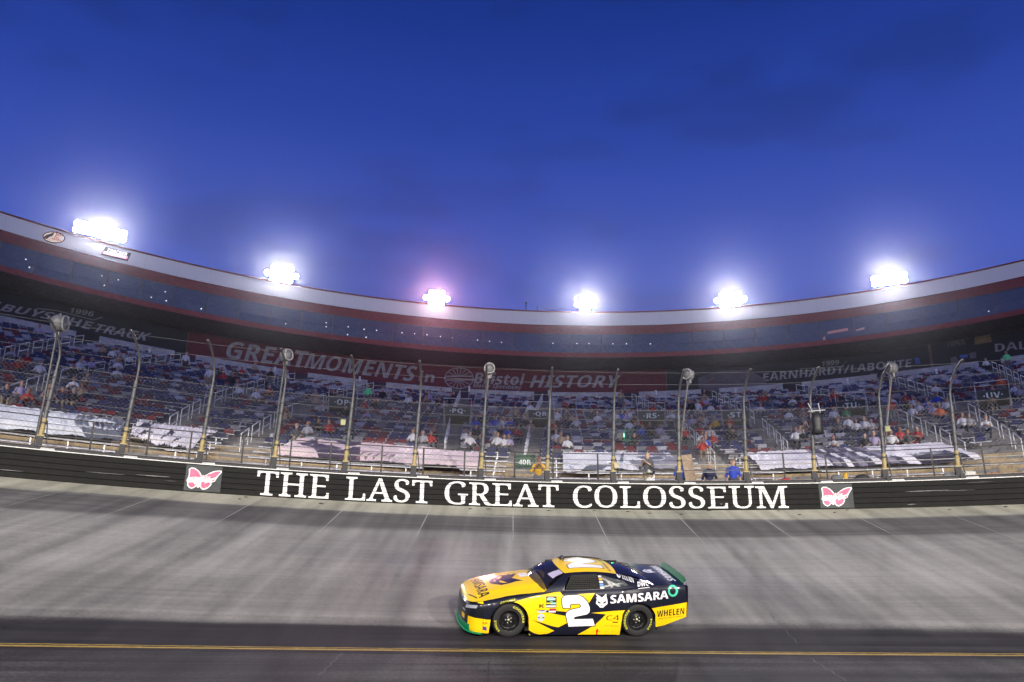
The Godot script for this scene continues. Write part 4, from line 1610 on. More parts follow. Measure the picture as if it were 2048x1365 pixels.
# ------------------------------------------------------------------ floodlights
func light_bank(label: String, at: Vector3, target: Vector3, cols: int, rows: int, foot_y: float, group: String, warm := 0.0, glow_e := 40.0) -> Node3D:
	var steel := grain("lamp frame steel", 0.12, 0.12, 0.13, 0.5)
	var foot := Vector3(at.x, foot_y, at.z)
	var o := thing("floodlight_bank", label, "floodlight", foot, group)
	var b := basis_to((target - at).normalized())
	var t := Transform3D(b, at - foot)
	var pitch := 0.56
	var w := cols * pitch
	var m := MB.new()
	m.tube([Vector3.ZERO, at - foot - b.z * 0.35], 0.14 if foot_y < 20 else 0.09, 8)
	part(o, "mast", m.mesh(), steel)
	m = MB.new()
	for r in rows + 1:
		m.box(t * Transform3D(Basis(), Vector3(0, (r - rows * 0.5) * pitch, -0.3)), Vector3(w * 0.66, 0.08, 0.08))
	for k in [-1, 0, 1]:
		m.box(t * Transform3D(Basis(), Vector3(k * w * 0.3, 0, -0.36)), Vector3(0.1, rows * pitch + 0.1, 0.06))
	part(o, "frame", m.mesh(), steel)
	var shell := MB.new()
	shell.lathe(Transform3D(Basis(Vector3(1, 0, 0), PI * 0.5), Vector3.ZERO), [Vector2(0.02, -0.26), Vector2(0.14, -0.22), Vector2(0.25, -0.08), Vector2(0.28, 0.04)], 14)
	var shell_mesh := shell.mesh()
	var lens := MB.new()
	lens.lathe(Transform3D(Basis(Vector3(1, 0, 0), PI * 0.5), Vector3.ZERO), [Vector2(0.29, 0.02), Vector2(0.2, 0.06), Vector2(0.1, 0.08), Vector2(0.002, 0.085)], 14)
	var lens_mesh := lens.mesh()
	var gm := glow("floodlight glow %d %d" % [int(warm * 10), int(glow_e)], 1.0, lerpf(0.98, 0.8, warm), lerpf(1.0, 0.78, warm), glow_e)
	for r in rows:
		var nc := cols - (2 if (rows == 3 and r != 1) else 0)
		for c in nc:
			var p := t * Vector3((c - (nc - 1) * 0.5) * pitch, (r - (rows - 1) * 0.5) * pitch, 0)
			var s := part(o, "lamp_housing", shell_mesh, steel)
			s.transform = Transform3D(b, p)
			var l := part(s, "lamp_lens", lens_mesh, gm)
	return o

func spot(parent: Node3D, at: Vector3, target: Vector3, angle: float, energy: float, soft: float, blend: float, col := Color(1, 0.97, 0.93)) -> void:
	var l := SpotLight3D.new()
	l.name = "lamp_light"
	parent.add_child(l, true)
	l.look_at_from_position(at, target, Vector3.UP if absf((target - at).normalized().y) < 0.99 else Vector3.RIGHT)
	l.spot_angle = angle
	l.spot_range = 400.0
	l.spot_attenuation = 2.0
	l.spot_angle_attenuation = blend
	l.light_energy = energy
	l.light_size = soft
	l.light_color = col
	l.shadow_enabled = true

func floodlights() -> void:
	# the six banks on the rim
	var words := ["wide floodlight bank seen at an angle beside the two lit signs on the roof", "bright floodlight bank on the roof beyond the word GREAT", "warm tinted floodlight bank on the roof beyond the word MOMENTS", "floodlight bank on the roof beside the short roof railing", "bright floodlight bank on the roof above the printed pale car", "floodlight bank at an angle on the roof above the dark names banner"]
	var id := 0
	for q in [[200, 463, 8, 2], [563, 549, 6, 3], [873, 597, 5, 3], [1170, 609, 4, 3], [1461, 600, 6, 3], [1779, 559, 6, 2]]:
		var az := az_of(q[0], q[1])
		var d := dface(az) - 0.6
		var at := cp(az, d, d * tan_of(q[0], q[1]))
		var aim := wp(0.0, 20.0, 0.0).lerp(wp(az, 30.0, 0.0), 0.4)
		var o := light_bank(words[id], at, aim, q[2], q[3], EY + 35.95, "rim floodlights in view", 0.35 if id == 2 else 0.0, RIM_GLOW)
		# louvred below, so that the seats under it stay dark: the beam leaves at a shallow angle
		var flat := Vector3(aim.x, at.y, aim.z)
		var down := at + (flat - at).normalized() * 60.0 - Vector3(0, 60.0 * tan(deg_to_rad(4.5)), 0)
		spot(o, at + (flat - at).normalized() * 0.6, down, 25.0, RIM_E, 0.9, 0.15, Color(1, 0.98, 1.0) if id != 2 else Color(1.0, 0.72, 0.78))
		id += 1
	# infield towers behind and beside the camera, hooded so that their light stops at the lowest seats
	id = 0
	for q in [[-24.0, 6.0, 0.8], [-7.0, 17.0, 0.9], [13.0, 15.0, 1.5], [30.0, 6.0, 1.0]]:
		var at := Vector3(q[0], 13.5, q[1])
		var aim := Vector3(CX * 0.6 + q[0] * 0.35, 4.0, -34.0)
		var o := light_bank("infield floodlight tower with hooded lamps facing the banked turn", at, aim, 4, 2, 0.0, "infield floodlight towers", 0.0, 25.0)
		var flat := Vector3(aim.x - at.x, 0, aim.z - at.z).normalized()
		var cut := INFIELD_CUT
		var beta := deg_to_rad(62.0 - cut)
		spot(o, at + flat * 0.6, at + flat * 0.6 + (flat * cos(beta) - Vector3.UP * sin(beta)) * 20.0, 62.0, INFIELD_E * q[2], 0.35, 0.03, Color(1.0, 0.96, 0.9))
		id += 1
	# rim banks on the far side of the bowl, behind the camera
	for q in [[2.3, 1.1], [2.8, 1.2], [3.3, 0.8], [3.85, 0.8]]:
		var at := cp(q[0], 125.0, 38.0)
		var o := light_bank("rim floodlight bank on the far side of the bowl", at, cp(0, 30, 3), 6, 2, 0.0, "rim floodlights across the bowl", 0.0, 25.0)
		var aim := cp(0.0, 92, 66.0)
		spot(o, at + (aim - at).normalized() * 0.6, aim, 22.0, FAR_E * q[1], 1.2, 1.0, Color(1, 0.98, 0.97))
		# its main beam is hooded: it ends just above the lowest seats opposite
		var flat := Vector3(aim.x - at.x, 0, aim.z - at.z).normalized()
		var beta := deg_to_rad(60.0 - MAIN_CUT)
		spot(o, at + flat * 0.7, at + flat * 0.7 + (flat * cos(beta) - Vector3.UP * sin(beta)) * 20.0, 60.0, MAIN_E * q[1], 1.0, 0.02, Color(1.0, 0.965, 0.91))

const RIM_GLOW := 45.0
const RIM_E := 430.0
const INFIELD_E := 130.0
const INFIELD_CUT := -1.3
const FAR_E := 2300.0
const MAIN_E := 11500.0
const MAIN_CUT := -8.9


# ------------------------------------------------------------------ the stock car. Local axes: +x nose, +y up, -z the driver's side
const CS := 300.0      # pixels a metre in the livery

func table(t: Array, x: float) -> float:
	if x <= t[0][0]:
		return t[0][1]
	for i in t.size() - 1:
		if x <= t[i + 1][0]:
			var k: float = (x - t[i][0]) / (t[i + 1][0] - t[i][0])
			k = k * k * (3.0 - 2.0 * k) * 0.4 + k * 0.6
			return lerpf(t[i][1], t[i + 1][1], k)
	return t[-1][1]

func half_w(x: float) -> float:
	return table([[-2.44, 0.86], [-2.36, 0.915], [-2.2, 0.94], [-1.9, 0.965], [-1.33, 0.985], [-0.7, 0.965], [0.0, 0.955], [0.7, 0.965], [1.33, 0.985], [1.6, 0.975], [1.85, 0.945], [1.96, 0.9], [2.05, 0.83], [2.12, 0.73], [2.17, 0.6], [2.205, 0.4], [2.22, 0.2], [2.225, 0.0]], x)

func shoulder(x: float) -> float:
	return table([[-2.44, 1.04], [-2.0, 1.06], [-1.6, 1.04], [-1.0, 0.975], [0.0, 0.925], [0.7, 0.9], [1.0, 0.865], [1.33, 0.82], [1.7, 0.75], [1.95, 0.69], [2.1, 0.645], [2.225, 0.6]], x)

func underside(x: float) -> float:
	var y := table([[-2.44, 0.42], [-1.75, 0.22], [-1.7, 0.1], [-1.6, 0.06], [1.6, 0.06], [1.75, 0.1], [2.3, 0.1]], x)
	for a in [[1.333, 0.39], [-1.333, 0.375]]:
		var q: float = x - a[0]
		if absf(q) < a[1]:
			y = maxf(y, 0.34 + sqrt(a[1] * a[1] - q * q))
	return y

func inset(v: float) -> float:
	return table([[0.0, 0.03], [0.12, 0.008], [0.35, 0.0], [0.6, 0.0], [0.78, 0.012], [0.9, 0.035], [0.97, 0.065], [1.0, 0.09]], v)

func hood_y(x: float, z: float) -> float:
	var w := maxf(half_w(x) - 0.09, 0.02)
	var q := clampf(z / w, -1, 1)
	var crown := table([[-2.5, 0.035], [-1.6, 0.055], [0.6, 0.075], [1.2, 0.075], [1.9, 0.05], [2.28, 0.02]], x)
	var ridge := 0.018 * (smoothstep(0.62, 0.5, absf(z)) if x > 0 else 0.0) * smoothstep(2.25, 1.7, x)
	return shoulder(x) + crown * (1.0 - q * q) + ridge

func lv(px: float, py: float) -> Vector2:      # a pixel of the photograph's car flank -> livery pixel
	var x := (1142.0 - px) / 97.5
	var y := (1276.5 - py) / 94.8
	return Vector2((2.5 - x) * CS, (1.45 - y) * CS)

func z4(a: Array) -> PackedVector2Array:      # traced at ten times, from (1040, 1170)
	var p := PackedVector2Array()
	for i in range(0, a.size(), 2):
		p.append(lv(1040.0 + a[i] / 10.24, 1170.0 + a[i + 1] / 10.24))
	return p

func pp(a: Array) -> PackedVector2Array:
	var p := PackedVector2Array()
	for i in range(0, a.size(), 2):
		p.append(lv(a[i], a[i + 1]))
	return p

func owl(im: Image, at: Vector2, s: Vector2, fg: Color, bg: Color, turn := 0.0) -> void:
	var put := func(a: Array, c: Color) -> void:
		var p := PackedVector2Array()
		for i in range(0, a.size(), 2):
			p.append(at + (Vector2(a[i], a[i + 1]) * s).rotated(turn))
		fill_poly(im, p, c)
	put.call([-1, -0.95, -0.25, -0.6, 0, -0.42, 0.3, -0.62, 0.75, -1, 0.78, -0.5, 0.9, -0.2, 1, 0.4, 0.25, 1, -0.25, 1, -1, 0.4, -0.85, -0.2, -1, -0.45, -0.75, -0.5], fg)
	put.call([-0.75, 0.02, -0.3, 0.22, -0.12, 0.38, -0.45, 0.42, -0.68, 0.28], bg)
	put.call([0.75, 0.0, 0.3, 0.22, 0.12, 0.38, 0.45, 0.42, 0.68, 0.26], bg)
	put.call([-0.2, 0.62, 0.2, 0.62, 0.0, 0.74], bg)

func side_livery(lettered: bool) -> ImageTexture:
	var im := Image.create_empty(int(5.2 * CS), int(1.45 * CS), false, Image.FORMAT_RGB8)
	var black := lin(0.008, 0.009, 0.018)
	var yellow := lin(0.86, 0.55, 0.006)
	var white := lin(0.8, 0.8, 0.8)
	im.fill(black)
	fill_poly(im, pp([1004, 1214, 1010, 1211, 1026, 1205, 1056, 1198.6, 1100, 1191.5, 1112, 1190.5, 1116, 1196.4, 1148, 1194, 1181.6, 1192, 1169, 1210.5, 1155, 1228, 1127, 1248, 1112, 1256, 1102.5, 1262.8, 1089, 1268.6, 1073, 1270, 1061.5, 1266.7, 1047, 1258, 1040, 1235, 1025, 1215]), yellow)
	fill_poly(im, pp([1062.5, 1222, 1104.5, 1224.7, 1124, 1226.6, 1140, 1228, 1142, 1238, 1124, 1234.5, 1086, 1227.6]), black)
	fill_poly(im, pp([1056.6, 1241.3, 1098.6, 1254, 1110, 1256, 1127, 1248, 1150, 1236, 1150, 1263, 1102.5, 1262.8]), black)
	fill_poly(im, pp([1046, 1262, 1060.5, 1275.5, 1060, 1280, 1044, 1280]), yellow)
	fill_poly(im, pp([1175, 1228.6, 1248, 1222, 1262, 1240, 1250, 1280, 1134, 1280, 1139.6, 1277, 1184.5, 1251, 1205, 1231.3]), yellow)
	fill_poly(im, pp([1288, 1220.5, 1294, 1219.4, 1385, 1208, 1385, 1243, 1305, 1256, 1296, 1256]), yellow)
	# front corner, ahead of the wheel
	fill_poly(im, pp([948, 1240, 976, 1241, 976, 1282, 948, 1282]), yellow)
	if not lettered:
		return ImageTexture.create_from_image(im)
	# number, outlined
	var two := [770, 330, 800, 290, 850, 275, 1100, 265, 1200, 300, 1290, 380, 1340, 480, 1350, 540, 1340, 590, 1290, 630, 1040, 680, 1030, 700, 1040, 725, 1420, 715, 1470, 850, 930, 870, 860, 650, 870, 600, 910, 560, 960, 540, 1140, 505, 1165, 480, 1150, 440, 1110, 420, 960, 430, 930, 450, 940, 500, 800, 505, 765, 400]
	var outline := Geometry2D.offset_polygon(z4(two), 5.0)
	for o in outline:
		fill_poly(im, o, lin(0.02, 0.02, 0.02))
	fill_poly(im, z4(two), white)
	# the main lettering rises to the rear
	fill_text(im, "SAMSARA", "sans_bold", lv(1213, 1210.6), lv(1332, 1201) - lv(1213, 1210.6), lv(1213, 1195.5) - lv(1213, 1210.6), white)
	fill_text(im, "SAMSARA", "sans_bold", lv(1213, 1210.6) + Vector2(2.5, 1), lv(1332, 1201) - lv(1213, 1210.6), lv(1213, 1195.5) - lv(1213, 1210.6), white)
	owl(im, lv(1195.5, 1205.5), Vector2(37, 41), white, black)
	fill_text(im, "WHELEN", "sans_bold", lv(1309.5, 1236), lv(1369, 1232) - lv(1309.5, 1236), lv(1309.5, 1224) - lv(1309.5, 1236), lin(0.015, 0.012, 0.01))
	fill_text(im, "MANUFACTURED IN AMERICA", "sans", lv(1312, 1241), lv(1369, 1237) - lv(1312, 1241), Vector2(0, -8), lin(0.05, 0.04, 0.01))
	fill_text(im, "C4", "sans", lv(1206, 1243), lv(1232, 1242) - lv(1206, 1243), lv(1206, 1233.5) - lv(1206, 1243), lin(0.015, 0.012, 0.01))
	fill_poly(im, pp([1219, 1245, 1229.5, 1245, 1229.5, 1247, 1219, 1247]), lin(0.05, 0.04, 0.01))
	fill_text(im, "HomeSmiles", "sans", lv(1204, 1254.5), Vector2(86, 0), Vector2(0, -8), lin(0.16, 0.11, 0.01))
	fill_text(im, "TITAN", "serif_bold", lv(1241, 1168), lv(1264, 1174) - lv(1241, 1168), Vector2(3, -24), white)
	fill_poly(im, ellipse(lv(1236, 1163), Vector2(12, 12)), white)
	fill_poly(im, ellipse(lv(1237, 1163), Vector2(5, 6)), black)
	fill_text(im, "DWC", "sans_bold", lv(1270, 1180), lv(1293, 1178) - lv(1270, 1180), Vector2(3, -26), white)
	fill_poly(im, PackedVector2Array([lv(1270, 1182.5), lv(1294, 1180), lv(1294, 1181), lv(1270, 1183.5)]), white)
	var mint := lin(0.06, 0.55, 0.33)
	fill_poly(im, ellipse(lv(1343, 1187), Vector2(34, 34)), mint)
	fill_poly(im, ellipse(lv(1342.5, 1187), Vector2(20, 22)), black)
	fill_text(im, "GOODYEAR", "sans_bold", lv(993, 1212.5), lv(1022, 1205.5) - lv(993, 1212.5), Vector2(0, -15), lin(0.62, 0.6, 0.03))
	# contingency decals
	fill_poly(im, z4([442, 288, 655, 288, 655, 498, 442, 498]), lin(0.02, 0.03, 0.03))
	for q in [[455, 318, 180, 40, 0.35, 0.6, 0.5], [480, 300, 120, 10, 0.6, 0.6, 0.6], [520, 375, 60, 14, 0.3, 0.55, 0.42], [540, 398, 110, 36, 0.3, 0.6, 0.5], [450, 402, 90, 26, 0.7, 0.6, 0.02], [440, 452, 210, 36, 0.55, 0.58, 0.6]]:
		fill_poly(im, z4([q[0], q[1], q[0] + q[2], q[1], q[0] + q[2], q[1] + q[3], q[0], q[1] + q[3]]), lin(q[4], q[5], q[6]))
	fill_poly(im, z4([515, 515, 655, 515, 655, 552, 515, 552]), lin(0.4, 0.03, 0.06))
	fill_poly(im, z4([500, 560, 645, 560, 645, 588, 500, 588]), white)
	fill_text(im, "K", "sans_bold", lv(1069.5, 1218.6), Vector2(32, 0), Vector2(0, -21), lin(0.02, 0.02, 0.01))
	fill_poly(im, z4([255, 575, 330, 548, 360, 560, 465, 545, 440, 580, 350, 598, 300, 590]), lin(0.45, 0.5, 0.65))
	fill_poly(im, ellipse(lv(1074, 1237), Vector2(22, 22)), lin(0.45, 0.52, 0.66))
	fill_poly(im, z4([285, 678, 420, 678, 420, 700, 285, 700]), lin(0.02, 0.03, 0.12))
	fill_poly(im, ellipse(lv(1074, 1237), Vector2(9, 9)), lin(0.5, 0.5, 0.3))
	# jacking mark
	var red := lin(0.7, 0.03, 0.01)
	fill_poly(im, ellipse(lv(1189, 1263.5), Vector2(8, 13)), red)
	fill_poly(im, pp([1187.5, 1266, 1190.5, 1266, 1190.5, 1271, 1187.5, 1271]), red)
	fill_poly(im, pp([1179, 1272, 1200, 1272, 1200, 1274.5, 1179, 1274.5]), red)
	# stickers on the front corner
	fill_text(im, "ARP", "sans_bold", lv(953, 1250), Vector2(50, 0), Vector2(0, -13), lin(0.4, 0.02, 0.04))
	fill_poly(im, pp([959, 1253, 968, 1255, 968, 1262, 959, 1260]), lin(0.08, 0.06, 0.2))
	# rivets of the skirt seam
	for x in [1168, 1181, 1194, 1207, 1220, 1233]:
		fill_poly(im, ellipse(lv(x, 1265), Vector2(3, 2), 8), lin(0.04, 0.03, 0.01))
	# name rail above the window
	fill_poly(im, pp([1142, 1150, 1151, 1150, 1151, 1154.4, 1142, 1154.4]), lin(0.45, 0.35, 0.45))
	for q in [[1153, 1167], [1168, 1175], [1176.5, 1191]]:
		fill_poly(im, pp([q[0], 1151.2, q[1], 1151.2, q[1], 1153.8, q[0], 1153.8]), white)
	fill_poly(im, pp([1199, 1148, 1207, 1148, 1209, 1155, 1201, 1155]), white)
	fill_poly(im, pp([1201, 1149.4, 1205.5, 1149.4, 1207, 1154, 1202.6, 1154]), black)
	fill_poly(im, ellipse(lv(1214, 1153), Vector2(7, 6)), lin(0.2, 0.5, 0.5))
	return ImageTexture.create_from_image(im)

func tv(x: float, z: float) -> Vector2:
	return Vector2((2.5 - x) * 200.0, (1.05 - z) * 200.0)

func top_livery() -> ImageTexture:
	var im := Image.create_empty(1040, 420, false, Image.FORMAT_RGB8)
	var black := lin(0.008, 0.009, 0.018)
	var yellow := lin(0.86, 0.55, 0.006)
	var white := lin(0.8, 0.8, 0.8)
	im.fill(black)
	fill_poly(im, PackedVector2Array([tv(2.5, 0.86), tv(0.5, 0.9), tv(0.5, -0.9), tv(1.2, -0.86), tv(1.9, -0.88), tv(2.5, -0.5)]), yellow)
	fill_poly(im, PackedVector2Array([tv(0.5, 1.05), tv(-1.1, 1.05), tv(-1.1, -1.05), tv(0.5, -1.05)]), yellow)
	# emblem on the bonnet, beak to the nose
	owl(im, tv(1.28, 0.05), Vector2(74, 66), black, yellow, PI * 0.5)
	# letters across the bonnet, read from the front
	fill_text(im, "SAMSARA", "sans_bold", tv(1.92, 0.72), tv(1.92, -0.66) - tv(1.92, 0.72), tv(1.7, 0.72) - tv(1.92, 0.72), black)
	for q in [[0.84, 0.28], [0.84, 0.12]]:
		fill_poly(im, PackedVector2Array([tv(q[0] + 0.13, q[1] + 0.07), tv(q[0] - 0.06, q[1] + 0.07), tv(q[0] - 0.06, q[1] - 0.07), tv(q[0] + 0.13, q[1] - 0.07)]), white)
	fill_poly(im, PackedVector2Array([tv(2.1, -0.28), tv(1.97, -0.64), tv(1.94, -0.64), tv(2.07, -0.28)]), lin(0.06, 0.04, 0.01))
	# roof number, read from the driver's side
	var two := []
	var shape := [0, 0, 1, 0, 1, 0.24, 0.46, 0.27, 0.46, 0.3, 0.85, 0.5, 0.98, 0.68, 0.94, 0.86, 0.76, 0.98, 0.24, 0.98, 0.06, 0.86, 0.0, 0.7, 0.3, 0.68, 0.36, 0.76, 0.62, 0.76, 0.66, 0.66, 0.1, 0.36, 0.0, 0.24]
	var p := PackedVector2Array()
	for i in range(0, shape.size(), 2):
		p.append(tv(lerpf(0.02, -0.72, shape[i]), lerpf(-0.38, 0.4, shape[i + 1])))
	for o in Geometry2D.offset_polygon(p, 4.0):
		fill_poly(im, o, lin(0.02, 0.02, 0.02))
	fill_poly(im, p, white)
	fill_text(im, "SAMSARA", "sans_bold", tv(-0.86, -0.5), tv(-0.86, 0.5) - tv(-0.86, -0.5), Vector2(-14, 0), black)
	# deck lid
	fill_text(im, "SAMSARA", "sans_bold", tv(-2.24, -0.62), tv(-2.24, 0.62) - tv(-2.24, -0.62), tv(-2.06, -0.62) - tv(-2.24, -0.62), white)
	owl(im, tv(-1.86, 0.05), Vector2(30, 26), white, black, PI * 0.5)
	return ImageTexture.create_from_image(im)

func front_livery() -> ImageTexture:
	# u: round the nose from the driver's corner (0) to the other (1); v: height 0.72 (top) to 0
	var im := Image.create_empty(512, 160, false, Image.FORMAT_RGB8)
	var yellow := lin(0.86, 0.55, 0.006)
	im.fill(lin(0.008, 0.009, 0.014))
	var rect := func(u0: float, u1: float, y0: float, y1: float, c: Color) -> void:
		for k in 2:
			var a := u0 if k == 0 else 1.0 - u1
			var b := u1 if k == 0 else 1.0 - u0
			im.fill_rect(Rect2i(int(a * 512), int((0.72 - y1) / 0.72 * 160), maxi(1, int((b - a) * 512)), maxi(1, int((y1 - y0) / 0.72 * 160))), c)
	rect.call(0.0, 0.13, 0.05, 0.38, yellow)
	rect.call(0.1, 0.5, 0.05, 0.22, lin(0.0, 0.21, 0.075))
	rect.call(0.21, 0.31, 0.27, 0.37, yellow)
	rect.call(0.2, 0.3, 0.42, 0.46, lin(0.3, 0.3, 0.33))
	rect.call(0.34, 0.5, 0.27, 0.5, lin(0.004, 0.004, 0.005))
	rect.call(0.0, 0.5, 0.66, 0.72, yellow)
	for k in 6:
		rect.call(0.36, 0.5, 0.3 + k * 0.035, 0.306 + k * 0.035, lin(0.06, 0.06, 0.065))
	return ImageTexture.create_from_image(im)

func paint(key: String, t: Texture2D) -> StandardMaterial3D:
	var m := mat(key, 1, 1, 1, 0.3, 0.0, 0.28)
	m.albedo_texture = t
	m.clearcoat_enabled = true
	m.clearcoat = 0.45
	m.clearcoat_roughness = 0.06
	return m

func side_uv(x: float, y: float) -> Vector2:
	return Vector2((2.5 - x) / 5.2, (1.45 - y) / 1.45)

func top_uv(x: float, z: float) -> Vector2:
	return Vector2((2.5 - x) / 5.2, (1.05 - z) / 2.1)

func stock_car() -> void:
	var hit := track_hit(1142, 1276)
	var r := Vector2(hit.x - CX, -hit.z - CZ).length()
	var th := atan2(hit.x - CX, -hit.z - CZ)
	var left := -Vector3(cos(th), 0, sin(th))
	var outw := Vector3(sin(th), 0, -cos(th))
	var upslope := outw * cos(bank) + Vector3.UP * sin(bank)
	var nrm := Vector3.UP * cos(bank) - outw * sin(bank)
	var car := thing("stock_car", "yellow and black stock car with a large white number 2 racing on the low lane", "car", hit + upslope * 0.95)
	car.basis = Basis(nrm, deg_to_rad(3.0)) * Basis(left, nrm, upslope).scaled(Vector3.ONE * 1.025)
	var side_l := paint("livery driver side", side_livery(true))
	var side_r := paint("livery far side", side_livery(false))
	var top := paint("livery top", top_livery())
	var front := paint("livery nose", front_livery())
	var black := mat("car black", 0.012, 0.012, 0.014, 0.45)
	var dark := mat("car interior", 0.012, 0.012, 0.013, 0.8)
	var vs := [0.0, 0.06, 0.12, 0.25, 0.4, 0.55, 0.7, 0.8, 0.88, 0.94, 1.0]
	# flanks: dense columns, the lower edge follows the wheel arches
	var xs := []
	for i in 141:
		xs.append(lerpf(1.86, -2.38, i / 140.0))
	for s in [-1.0, 1.0]:
		var g := []
		var uvs := []
		for x in xs:
			var row := []
			var ur := []
			var y0 := underside(x)
			var y1 := shoulder(x)
			for v in vs:
				# the profile is keyed to the full height, so an arch cuts it rather than squeezing it
				var y := lerpf(y0, y1, v)
				var q := clampf((y - 0.06) / (y1 - 0.06), 0, 1)
				row.append(Vector3(x, y, s * (half_w(x) - inset(q) + flare(x, y))))
				ur.append(side_uv(x, y))
			g.append(row)
			uvs.append(ur)
		var m := MB.new()
		m.grid(g, uvs, s < 0)
		part(car, "side_panel", m.mesh(), side_l if s < 0 else side_r)
	# nose: swept round in plan
	var nose := []
	for i in 33:
		var a := lerpf(-1.0, 1.0, i / 32.0)
		nose.append(a)
	var arc := []
	for a in nose:
		# x from 1.86 at the corners to 2.285 in the middle
		var z: float = a
		var x := 2.225
		var lo := 1.86
		var hi := 2.225
		var want := absf(a) * half_w(1.86)
		for k in 24:
			var md := (lo + hi) * 0.5
			if half_w(md) > want:
				lo = md
			else:
				hi = md
		arc.append(Vector2(lo, signf(a) * want))
	var g := []
	var uvs := []
	for i in arc.size():
		var p: Vector2 = arc[i]
		var tn: Vector2 = (arc[mini(i + 1, arc.size() - 1)] - arc[maxi(i - 1, 0)]).normalized()
		var out := Vector2(tn.y, -tn.x)
		var row := []
		var ur := []
		var y1 := shoulder(p.x)
		for v in vs:
			var y := lerpf(0.1, y1, v)
			var q := inset(v) - 0.02 * smoothstep(0.3, 0.0, v)
			row.append(Vector3(p.x - out.x * q, y, p.y - out.y * q))
			ur.append(Vector2(float(i) / (arc.size() - 1), (0.72 - y) / 0.72))
		g.append(row)
		uvs.append(ur)
	var m := MB.new()
	m.grid(g, uvs, true)
	var nb := part(car, "front_bumper", m.mesh(), front)
	# bonnet
	m = MB.new()
	g = []
	uvs = []
	for i in 27:
		var x := lerpf(0.56, 2.215, i / 26.0)
		var w := maxf(half_w(x) - 0.088, 0.03)
		if x > 1.86:
			w = maxf(half_w(x + 0.02) - 0.08, 0.03)
		var row := []
		var ur := []
		for j in 21:
			var z := lerpf(-w, w, j / 20.0)
			row.append(Vector3(x - 0.05 * smoothstep(2.14, 2.22, x), hood_y(x, z), z))
			ur.append(top_uv(x, z))
		g.append(row)
		uvs.append(ur)
	m.grid(g, uvs, true)
	part(car, "bonnet", m.mesh(), top)
	# deck lid
	m = MB.new()
	g = []
	uvs = []
	for i in 10:
		var x := lerpf(-2.42, -1.58, i / 9.0)
		var w := half_w(x) - 0.088
		var row := []
		var ur := []
		for j in 15:
			var z := lerpf(-w, w, j / 14.0)
			row.append(Vector3(x, hood_y(x, z), z))
			ur.append(top_uv(x, z))
		g.append(row)
		uvs.append(ur)
	m.grid(g, uvs, true)
	part(car, "deck_lid", m.mesh(), top)
	# tail
	m = MB.new()
	g = []
	uvs = []
	for j in 15:
		var z := lerpf(-0.9, 0.9, j / 14.0)
		var row := []
		var ur := []
		for k in 6:
			var y := lerpf(0.4, 1.035 + 0.035 * (1.0 - (z / 0.9) ** 2), k / 5.0)
			row.append(Vector3(-2.385 - 0.05 * (1.0 - (z / 0.9) ** 2) - 0.02 * sin(k / 5.0 * PI), y, z))
			ur.append(side_uv(-2.36, y))
		g.append(row)
		uvs.append(ur)
	m.grid(g, uvs, false)
	part(car, "rear_bumper", m.mesh(), side_r)
	greenhouse(car, top, side_l, side_r, black, dark)
	# splitter
	m = MB.new()
	g = []
	for i in arc.size():
		var p: Vector2 = arc[i]
		g.append([Vector3(p.x * 0.9, 0.075, p.y * 0.85), Vector3(p.x + 0.04, 0.075, p.y * 1.03), Vector3(p.x + 0.04, 0.1, p.y * 1.03), Vector3(p.x - 0.02, 0.105, p.y)])
	m.grid(g, [], true)
	part(car, "front_splitter", m.mesh(), mat("splitter green", 0.0, 0.17, 0.06, 0.5))
	# headlights: clear covers over dark pods
	for s in [-1.0, 1.0]:
		m = MB.new()
		g = []
		for i in 6:
			var a: float = s * lerpf(0.62, 0.93, i / 5.0)
			var id: float = (a + 1.0) * 0.5 * 32.0
			var k := clampi(int(id), 0, 31)
			var p: Vector2 = arc[k].lerp(arc[k + 1], id - k)
			var tn: Vector2 = (arc[k + 1] - arc[k]).normalized()
			var out := Vector2(tn.y, -tn.x) * 0.012
			var t := i / 5.0
			g.append([Vector3(p.x + out.x - 0.01, lerpf(0.51, 0.575, t), p.y + out.y), Vector3(p.x + out.x - 0.03, lerpf(0.57, 0.635, t), p.y + out.y * 0.5)])
		m.grid(g, [], s < 0)
		part(car, "headlight", m.mesh(), mat("headlight decal", 0.34, 0.36, 0.4, 0.15))
	# spoiler blade
	m = MB.new()
	g = []
	for j in 13:
		var z := lerpf(-0.74, 0.74, j / 12.0)
		var y := hood_y(-2.36, z) - 0.005
		var h := 0.105 * (1.0 - 0.35 * smoothstep(0.6, 0.78, absf(z)))
		g.append([Vector3(-2.33, y, z), Vector3(-2.40, y + h, z), Vector3(-2.408, y + h, z), Vector3(-2.345, y, z)])
	m.grid(g, [], false)
	part(car, "spoiler", m.mesh(), mat("spoiler green", 0.006, 0.12, 0.045, 0.55))
	# floor pan and arches keep the light out from below
	m = MB.new()
	m.box(Transform3D(Basis(), Vector3(0, 0.16, 0)), Vector3(2.0, 0.06, 1.8))
	m.box(Transform3D(Basis(), Vector3(-1.95, 0.45, 0)), Vector3(0.7, 0.06, 1.7))
	m.box(Transform3D(Basis(), Vector3(1.95, 0.2, 0)), Vector3(0.3, 0.06, 1.3))
	m.box(Transform3D(Basis(), Vector3(0.1, 0.36, 0)), Vector3(3.6, 0.42, 1.1))
	part(car, "chassis", m.mesh(), dark)
